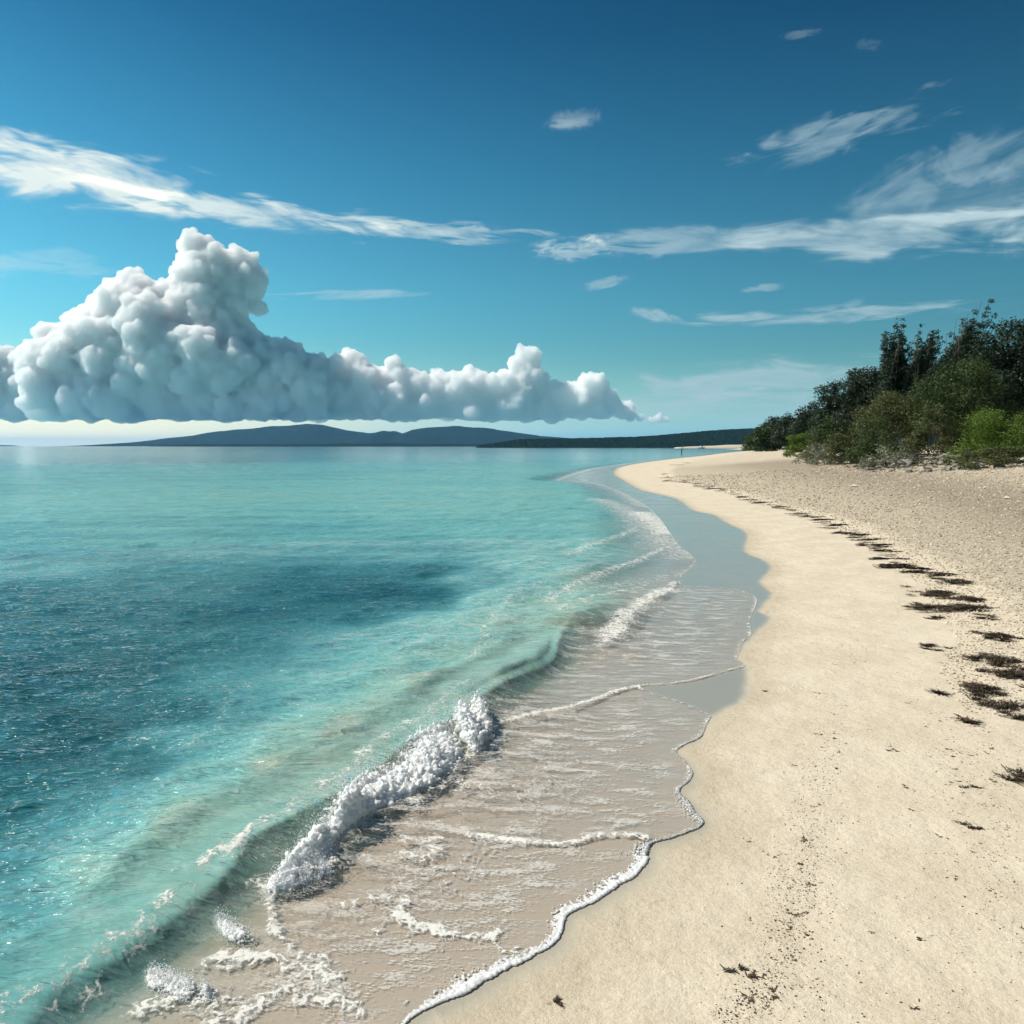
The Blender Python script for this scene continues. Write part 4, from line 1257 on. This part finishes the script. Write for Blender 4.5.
gp = np.vstack([scatter_line(midp, 3200, 15, rg), scatter_line(rightp, 1500, 28, rg), np.stack([rg.uniform(700, 1040, 900), 560 + 480 * rg.random(900) ** .7], 1), scatter_line([(800, 1024), (812, 950), (822, 880), (830, 820)], 300, 20, rg), scatter_line([(1030, 740), (985, 700), (950, 650), (925, 600), (890, 560), (850, 530)], 700, 26, rg)])
gp = gp[gp[:, 0] > np.interp(gp[:, 1], [560, 700, 760, 1024], [770, 752, 700, 640])]
# vectorised mapping
def onbeach_v(g):
    x = (g[:, 0] - 512) / F; y = (512 - g[:, 1]) / F
    dx = x; dy = math.cos(TH) + y * math.sin(TH); dz = -math.sin(TH) + y * math.cos(TH)
    z = np.full(len(g), .1)
    for _ in range(5):
        tt = (z - CAM_H) / dz
        z = terrain(dx * tt, dy * tt)
    return np.stack([dx * tt, dy * tt], 1)
crumbs('shell_grit', onbeach_v(gp), .0012, .0055, mg, 'fine dark shell grit sprinkled in lines on the sand', 5)
ms, ts_, os_ = new_mat('shell_crumbs')
gg = ts_.node('ShaderNodeNewGeometry')
ts_.link(principled(ts_, ts_.ramp(gg.outputs['Random Per Island'], [(0, (.20, .15, .10)), (.3, (.46, .37, .27)), (.8, (.62, .52, .39)), (1, (.82, .76, .66))]), .8), os_.inputs[0])
g2 = []
nn_ = 32000
rr = 8 * (60 / 8) ** rg.random(nn_); aa = np.radians(rg.uniform(8, 36, nn_))
gx, gy = rr * np.sin(aa), rr * np.cos(aa)
d_, s_, _ = poly_dist(gx, gy, wrack)
kk = (d_ * s_ > -.3)
gx, gy = gx[kk], gy[kk]
zz = terrain(gx, gy)
r = .0011 * np.hypot(gx, gy) * rg.uniform(.6, 1.5, len(gx)) * .55 + .004
v, f = spheres_mesh(np.column_stack([gx, gy, zz + r * .5]), r, rg.uniform(.5, 1.4, (len(gx), 3)) * [1, 1, .7])
link('coral_shingle', mesh_np('coral_shingle', v, tris=f, smooth=False), ms, label='coarse shell and coral shingle covering the upper beach', kind='stuff')

# ------------------------------------------------------------------ far shore
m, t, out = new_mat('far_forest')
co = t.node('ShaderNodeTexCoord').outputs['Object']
t.link(principled(t, t.mix(t.noise(co, .02, 5, .6), (0.005, 0.014, 0.014), (0.016, 0.030, 0.022)), .95, t.bump(t.noise(co, .05, 4, .6), .8, 10.0), spec=.05), out.inputs[0])  # forest tone itself cooled and darkened, painting in some haze blue
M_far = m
def ridge(name, pts, Y, depth, seed, mat, label, rough=3.0, kind='structure', n=420, K=26, lump=0.0):
    """hill mass: skyline traced in pixels, built as a solid ridge with slopes to both sides"""
    pts = np.array(pts, float)
    px = np.linspace(pts[0, 0], pts[-1, 0], n)
    py = np.interp(px, pts[:, 0], pts[:, 1])
    x = (px - 512) / F * Y
    top = np.array([at(a, b, Y)[2] for a, b in zip(px, py)])
    top = np.maximum(top, 0.0)
    k = np.linspace(-1, 1, K)
    prof = np.cos(k * math.pi / 2) ** .85
    Vx = np.repeat(x[:, None], K, 1)
    Vy = Y + k[None, :] * depth + np.zeros((n, 1))
    Vz = top[:, None] * prof[None, :]
    sc = 1.0 / max(depth * .25, 1)
    nz = fbm(np.stack([Vx.ravel() * sc, Vy.ravel() * sc, Vx.ravel() * 0], 1), seed, 4) - .5
    Vz = Vz + nz.reshape(n, K) * rough * np.abs(np.sin(k * math.pi))[None, :] * (top[:, None] / (top.max() + 1e-6))
    if lump:
        l2 = billow(np.stack([Vx.ravel() / lump, Vy.ravel() / lump, Vx.ravel() * 0], 1), seed + 7, 3)
        Vz = Vz + (l2.reshape(n, K) - .5) * lump * .6 * np.minimum(1, prof * 3)[None, :]
    Vz[:, 0] = Vz[:, -1] = -3
    Vz[0, :] = Vz[-1, :] = -3
    return link(name, mesh_np(name, np.stack([Vx.ravel(), Vy.ravel(), Vz.ravel()], 1), grid_quads(n, K)), mat, kind=kind, label=label)
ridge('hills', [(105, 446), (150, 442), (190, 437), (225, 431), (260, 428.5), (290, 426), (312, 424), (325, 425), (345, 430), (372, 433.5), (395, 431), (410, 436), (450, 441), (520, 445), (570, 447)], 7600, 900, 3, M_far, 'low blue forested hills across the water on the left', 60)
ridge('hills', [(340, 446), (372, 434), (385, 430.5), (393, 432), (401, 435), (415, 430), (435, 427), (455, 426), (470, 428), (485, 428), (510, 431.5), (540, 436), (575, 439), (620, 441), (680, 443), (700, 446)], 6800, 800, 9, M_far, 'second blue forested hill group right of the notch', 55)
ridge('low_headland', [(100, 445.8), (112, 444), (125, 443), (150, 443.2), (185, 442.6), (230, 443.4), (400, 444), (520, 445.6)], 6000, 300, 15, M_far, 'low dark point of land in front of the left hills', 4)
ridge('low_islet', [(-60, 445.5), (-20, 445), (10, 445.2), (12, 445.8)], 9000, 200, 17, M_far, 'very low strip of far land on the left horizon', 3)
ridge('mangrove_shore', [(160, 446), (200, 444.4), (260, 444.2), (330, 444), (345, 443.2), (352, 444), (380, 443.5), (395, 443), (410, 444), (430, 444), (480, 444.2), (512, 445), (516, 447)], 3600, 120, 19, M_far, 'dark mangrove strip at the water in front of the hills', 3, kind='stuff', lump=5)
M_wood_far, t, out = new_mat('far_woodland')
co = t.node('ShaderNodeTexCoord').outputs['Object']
t.link(principled(t, t.mix(t.noise(co, .06, 5, .6), (.003, .012, .014), (.014, .032, .030)), .95, t.bump(t.noise(co, .12, 4, .6), .8, 5.0), spec=.03), out.inputs[0])  # canopy colour pushed bluer and darker to suggest haze
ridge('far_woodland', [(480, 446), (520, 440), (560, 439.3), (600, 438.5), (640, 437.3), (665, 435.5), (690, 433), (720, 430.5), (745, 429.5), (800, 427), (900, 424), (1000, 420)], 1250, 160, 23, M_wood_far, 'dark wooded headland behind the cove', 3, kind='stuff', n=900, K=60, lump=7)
# pale sand strip of the cove and its shallow bar
m, t, out = new_mat('far_sand'); t.link(principled(t, (.5, .44, .34), .9), out.inputs[0]); M_fs = m
ridge('far_sandbar', [(505, 446.2), (540, 445.3), (640, 446), (642, 447)], 3300, 30, 31, M_fs, 'thin pale sandbar under the far hills', .2)
ridge('cove_sand', [(676, 447.3), (690, 446.4), (715, 445.6), (726, 444.8), (745, 444.6), (770, 444.8)], 900, 18, 33, M_fs, 'pale sand strip at the head of the cove', .2)

# wooden marker post leaning in the shallows
m, t, out = new_mat('wet_wood')
co = t.node('ShaderNodeTexCoord').outputs['Object']
t.link(principled(t, t.mix(t.noise(co, 6, 3, .6), (.03, .022, .018), (.09, .07, .05)), .7), out.inputs[0]); M_wood = m
pb = P(681.5, 454)
root = link('marker_post', None, None, label='dark leaning two piece marker post standing in the shallows off the sand spit', cat='post', loc=(pb[0], pb[1], -.4))
def pole(name, pts, r0, r1, mat, parent):
    v, f = limb_mesh([(np.array(pts), r0, r1)])
    return link(name, mesh_np(name, v, f), mat, parent=parent)
sc_ = pb[1] / F
pole('pile', [(0, 0, -1.0), (0, 0, .2), (.05, 0, .4 + 5.0 * sc_)], .16, .15, M_wood, root)
pole('topmast', [(.10, 0, .4 + 3.6 * sc_), (.24, 0, .4 + 6 * sc_), (.30, 0, .4 + 8.6 * sc_)], .10, .07, M_wood, root)
m, t, out = new_mat('white_paint'); t.link(principled(t, (.75, .75, .72), .5), out.inputs[0]); M_white = m
for px, lab in [(690.5, 'white mooring post in the cove, the left one of three'), (693.5, 'white mooring post in the cove, the middle one of three'), (696, 'white mooring post in the cove, the right one of three')]:
    p_ = P(px, 448.6)
    r_ = link('mooring_post', None, None, label=lab, cat='post', group='white posts in the cove', loc=(p_[0], p_[1], 0))
    k_ = p_[1] / F
    pole('post_shaft', [(0, 0, -1), (0, 0, .6 * k_), (.0, 0, 2.3 * k_)], .22, .20, M_white, r_)
    pole('cap', [(0, 0, 2.3 * k_), (0, 0, 2.45 * k_), (0, 0, 2.7 * k_)], .32, .1, M_wood, r_)
def boat(px, py, L, lab):
    p_ = P(px, py)
    r_ = link('small_boat', None, None, label=lab, cat='boat', group='boats in the cove', loc=(p_[0], p_[1], 0))
    r_.rotation_euler = (0, 0, .2)
    n = 14; K = 9
    s = np.linspace(-1, 1, n)
    V = []
    for a in s:
        wd = .22 * L * (1 - max(0, a) ** 2.2) ** .6 * (1 - .25 * max(0, -a)) + .01
        sheer = .16 * L + .07 * L * max(0, a) ** 2
        for b in np.linspace(-1, 1, K):
            V.append((a * L / 2, b * wd, -.15 * L * (1 - abs(b) ** 3) * .5 + (abs(b) ** 2) * sheer))
    link('hull', mesh_np('hull', np.array(V), grid_quads(n, K)), M_white, parent=r_)
    bm = bmesh.new(); bmesh.ops.create_cube(bm, size=1); bmesh.ops.bevel(bm, geom=bm.edges[:], offset=.08, segments=2)
    bmesh.ops.scale(bm, vec=(L * .26, L * .24, L * .22), verts=bm.verts); bmesh.ops.translate(bm, vec=(-.03 * L, 0, .24 * L), verts=bm.verts)
    me = bpy.data.meshes.new('cabin'); bm.to_mesh(me); bm.free()
    link('cabin', me, M_white, parent=r_)
boat(701.5, 448.5, 7.0, 'small white boat with a cabin moored in the cove')

# ------------------------------------------------------------------ cumulus
def make_cloud_mat():
    m, t, out = new_mat('cloud')
    co = t.node('ShaderNodeTexCoord').outputs['Object']
    n = t.noise(co, .006, 6, .65)
    nb = t.bump(n, .35, 60.0)
    d = t.node('ShaderNodeBsdfDiffuse'); d.inputs[0].default_value = (.93, .93, .93, 1); t.link(nb, d.inputs['Normal'])
    tr = t.node('ShaderNodeBsdfTranslucent'); tr.inputs[0].default_value = (.9, .9, .9, 1); t.link(nb, tr.inputs['Normal'])
    t.link(t.mixs(.2, d.outputs[0], tr.outputs[0]), out.inputs[0])
    return m
M_cloud = make_cloud_mat()
M_vapour, t, out = new_mat('cloud_vapour')
pv = t.node('ShaderNodeVolumePrincipled')
pv.inputs['Color'].default_value = (1, 1, 1, 1)
pv.inputs['Anisotropy'].default_value = 0.0
pv.inputs['Density'].default_value = .014
t.link(pv.outputs[0], out.inputs[1])
CORE_IN = 3.0
CY = 16000.0
ico = {}
for k in (1, 2, 3):
    b = bmesh.new(); bmesh.ops.create_icosphere(b, subdivisions=k, radius=1)
    ico[k] = (np.array([v.co[:] for v in b.verts]), np.array([[v.index for v in f.verts] for f in b.faces])); b.free()
def cloud(name, blobs, label, seed, vox=1.15, base_py=421, yoff=0):
    """blobs: px, py, radius px, depth offset in px units"""
    rg = np.random.default_rng(seed)
    u = CY / F
    if base_py == 421:
        xs_ = [b[0] for b in blobs]
        for bx in np.arange(min(xs_), max(xs_) + 1, 11.0):
            blobs = blobs + [(bx + rg.uniform(-3, 3), 411 + rg.uniform(-2, 3), 12.5 if bx < 560 else 8.5, rg.uniform(-10, 10))]
    sp = []
    for b in blobs:
        px, py, r = b[:3]; dy = b[3] if len(b) > 3 else 0
        c = at(px, py, CY + yoff); c = c + np.array([0, dy * u, 0])
        sp.append((c, r * u * .9, 3))
        n1 = int(7 + r * .45)
        for i in range(n1):
            d = rg.normal(0, 1, 3); d /= np.linalg.norm(d); d[2] = d[2] if d[2] > -.3 else -d[2]
            d[1] = -abs(d[1]) if rg.random() < .6 else d[1]
            r1 = r * rg.choice([.16, .24, .34, .48, .62]) * rg.uniform(.85, 1.15) * u
            c1 = c + d * r * u * rg.uniform(.72, .95)
            sp.append((c1, r1, 2))
            for j in range(7):
                e = d * .8 + rg.normal(0, .75, 3); e /= np.linalg.norm(e)
                r2 = r1 * rg.uniform(.28, .5)
                if r2 < 1.0 * u: continue
                sp.append((c1 + e * r1 * rg.uniform(.8, 1.0), r2, 1))
    vs, fs, b0 = [], [], 0
    for c, r, k in sp:
        v, f = ico[k]
        vs.append(v * r + c); fs.append(f + b0); b0 += len(v)
    me = mesh_np(name + '_raw', np.vstack(vs), tris=np.vstack(fs))
    o = bpy.data.objects.new('tmp', me); COL.objects.link(o)
    md = o.modifiers.new('r', 'REMESH'); md.mode = 'VOXEL'; md.voxel_size = vox * u
    dg = bpy.context.evaluated_depsgraph_get(); dg.update()
    ev = o.evaluated_get(dg)
    m2 = bpy.data.meshes.new_from_object(ev)
    bpy.data.objects.remove(o); bpy.data.meshes.remove(me)
    n = len(m2.vertices)
    co = np.empty(n * 3, np.float32); m2.vertices.foreach_get('co', co); co = co.reshape(-1, 3).astype(float)
    no = np.empty(n * 3, np.float32); m2.vertices.foreach_get('normal', no); no = no.reshape(-1, 3).astype(float)
    dsp = (billow(co / (16 * u), seed, 2, .5) - .6) * 4.5 * u + (fbm(co / (6.0 * u), seed + 5, 4, .62) - .5) * 4.6 * u
    zb = at(512, base_py, CY)[2]
    up = np.clip((co[:, 2] - zb) / (14 * u), .15, 1)
    co = co + no * (dsp * up)[:, None]
    # flat condensation level
    soft = zb + (fbm(co / (22 * u), seed + 8, 3) - .5) * 15 * u
    co[:, 2] = np.where(co[:, 2] < soft, soft + (co[:, 2] - soft) * .12, co[:, 2])
    m2.vertices.foreach_set('co', co.astype(np.float32).ravel())
    m2.polygons.foreach_set('use_smooth', np.ones(len(m2.polygons), bool))
    m2.update()
    o = bpy.data.objects.new('tmp', m2); COL.objects.link(o)      # heal folds left by the relief
    md = o.modifiers.new('r', 'REMESH'); md.mode = 'VOXEL'; md.voxel_size = vox * u * 1.05
    dg = bpy.context.evaluated_depsgraph_get(); dg.update()
    m3 = bpy.data.meshes.new_from_object(o.evaluated_get(dg))
    bpy.data.objects.remove(o); bpy.data.meshes.remove(m2); m2 = m3; m2.name = name
    m2.polygons.foreach_set('use_smooth', np.ones(len(m2.polygons), bool))
    m2.update(); m2.materials.clear()
    o = link(name, m2, M_vapour, label=label, cat='cloud')
    return o
CG = 'cumulus clouds over the hills'
c1 = [(203, 260, 20), (196, 250, 13), (218, 265, 17), (238, 263, 14), (249, 266, 10), (214, 285, 27), (200, 285, 24), (236, 290, 24), (250, 293, 14), (180, 288, 16), (222, 312, 24), (256, 309, 8), (205, 325, 30),
      (115, 296, 15), (104, 305, 13), (136, 284, 10), (128, 300, 18), (155, 300, 16), (170, 315, 18), (130, 325, 32), (160, 340, 36), (100, 325, 18), (195, 355, 40), (85, 330, 16), (60, 343, 17), (48, 340, 10), (75, 355, 26),
      (110, 365, 38), (160, 380, 42), (210, 385, 38), (240, 372, 30), (40, 365, 18), (60, 385, 30), (90, 395, 30), (130, 400, 30), (180, 402, 26), (230, 402, 24), (270, 370, 20), (288, 360, 15), (300, 378, 24), (265, 398, 24), (300, 402, 22), (325, 372, 16)]
c0 = [(5, 362, 15), (-12, 370, 22), (18, 372, 16), (30, 395, 22), (5, 398, 24), (-30, 390, 30), (20, 410, 14)]
c2 = [(285, 364, 13), (310, 385, 22), (330, 392, 22), (344, 372, 17), (360, 384, 20), (390, 376, 12), (402, 380, 13), (375, 394, 22), (415, 384, 13), (430, 392, 15), (398, 402, 18), (350, 404, 18), (440, 384, 10), (452, 382, 10), (425, 406, 14), (460, 394, 16), (472, 382, 12),
      (485, 386, 12), (497, 388, 15), (508, 382, 11), (450, 408, 12), (480, 404, 14), (518, 368, 10), (526, 357, 10), (533, 364, 9), (525, 378, 14), (540, 388, 11), (520, 396, 16), (550, 396, 12), (505, 408, 12), (560, 402, 12), (575, 394, 11),
      (592, 388, 13), (585, 400, 13), (603, 399, 11), (612, 404, 10), (540, 410, 10), (572, 411, 9), (600, 412, 9), (622, 413, 8), (630, 417, 6)]
c3 = [(640, 418, 4.5), (652, 421, 3.5), (659, 419, 4.5), (666, 420, 3.5)]
cloud('cumulus_cloud', c1, 'towering white cumulus with a grey base above the left hills', 41)['group'] = CG
cloud('cumulus_cloud', c0, 'shaded grey cumulus heap at the left edge', 42, yoff=1800)['group'] = CG
cloud('cumulus_cloud', c2, 'long bank of cumulus with one raised turret above the middle hills', 43, yoff=250)['group'] = CG
cloud('cumulus_cloud', c3, 'small torn puff at the right end of the cumulus bank', 44, vox=.6, base_py=424)['group'] = CG

# ------------------------------------------------------------------ haze
HAZE = True
if HAZE:
    m, t, out = new_mat('haze')
    pv = t.node('ShaderNodeVolumePrincipled')
    pv.inputs['Color'].default_value = (.20, .52, .88, 1)
    pv.inputs['Density'].default_value = 3.6e-5
    pv.inputs['Anisotropy'].default_value = .2
    t.link(pv.outputs[0], out.inputs[1])
    bm = bmesh.new(); bmesh.ops.create_cube(bm, size=1)
    bmesh.ops.scale(bm, vec=(60000, 60000, 290), verts=bm.verts)
    bmesh.ops.translate(bm, vec=(0, 0, 290 / 2 - 12), verts=bm.verts)
    me = bpy.data.meshes.new('haze'); bm.to_mesh(me); bm.free()
    o = link('haze', me, m, kind='stuff', label='thin blue sea haze in the distance')
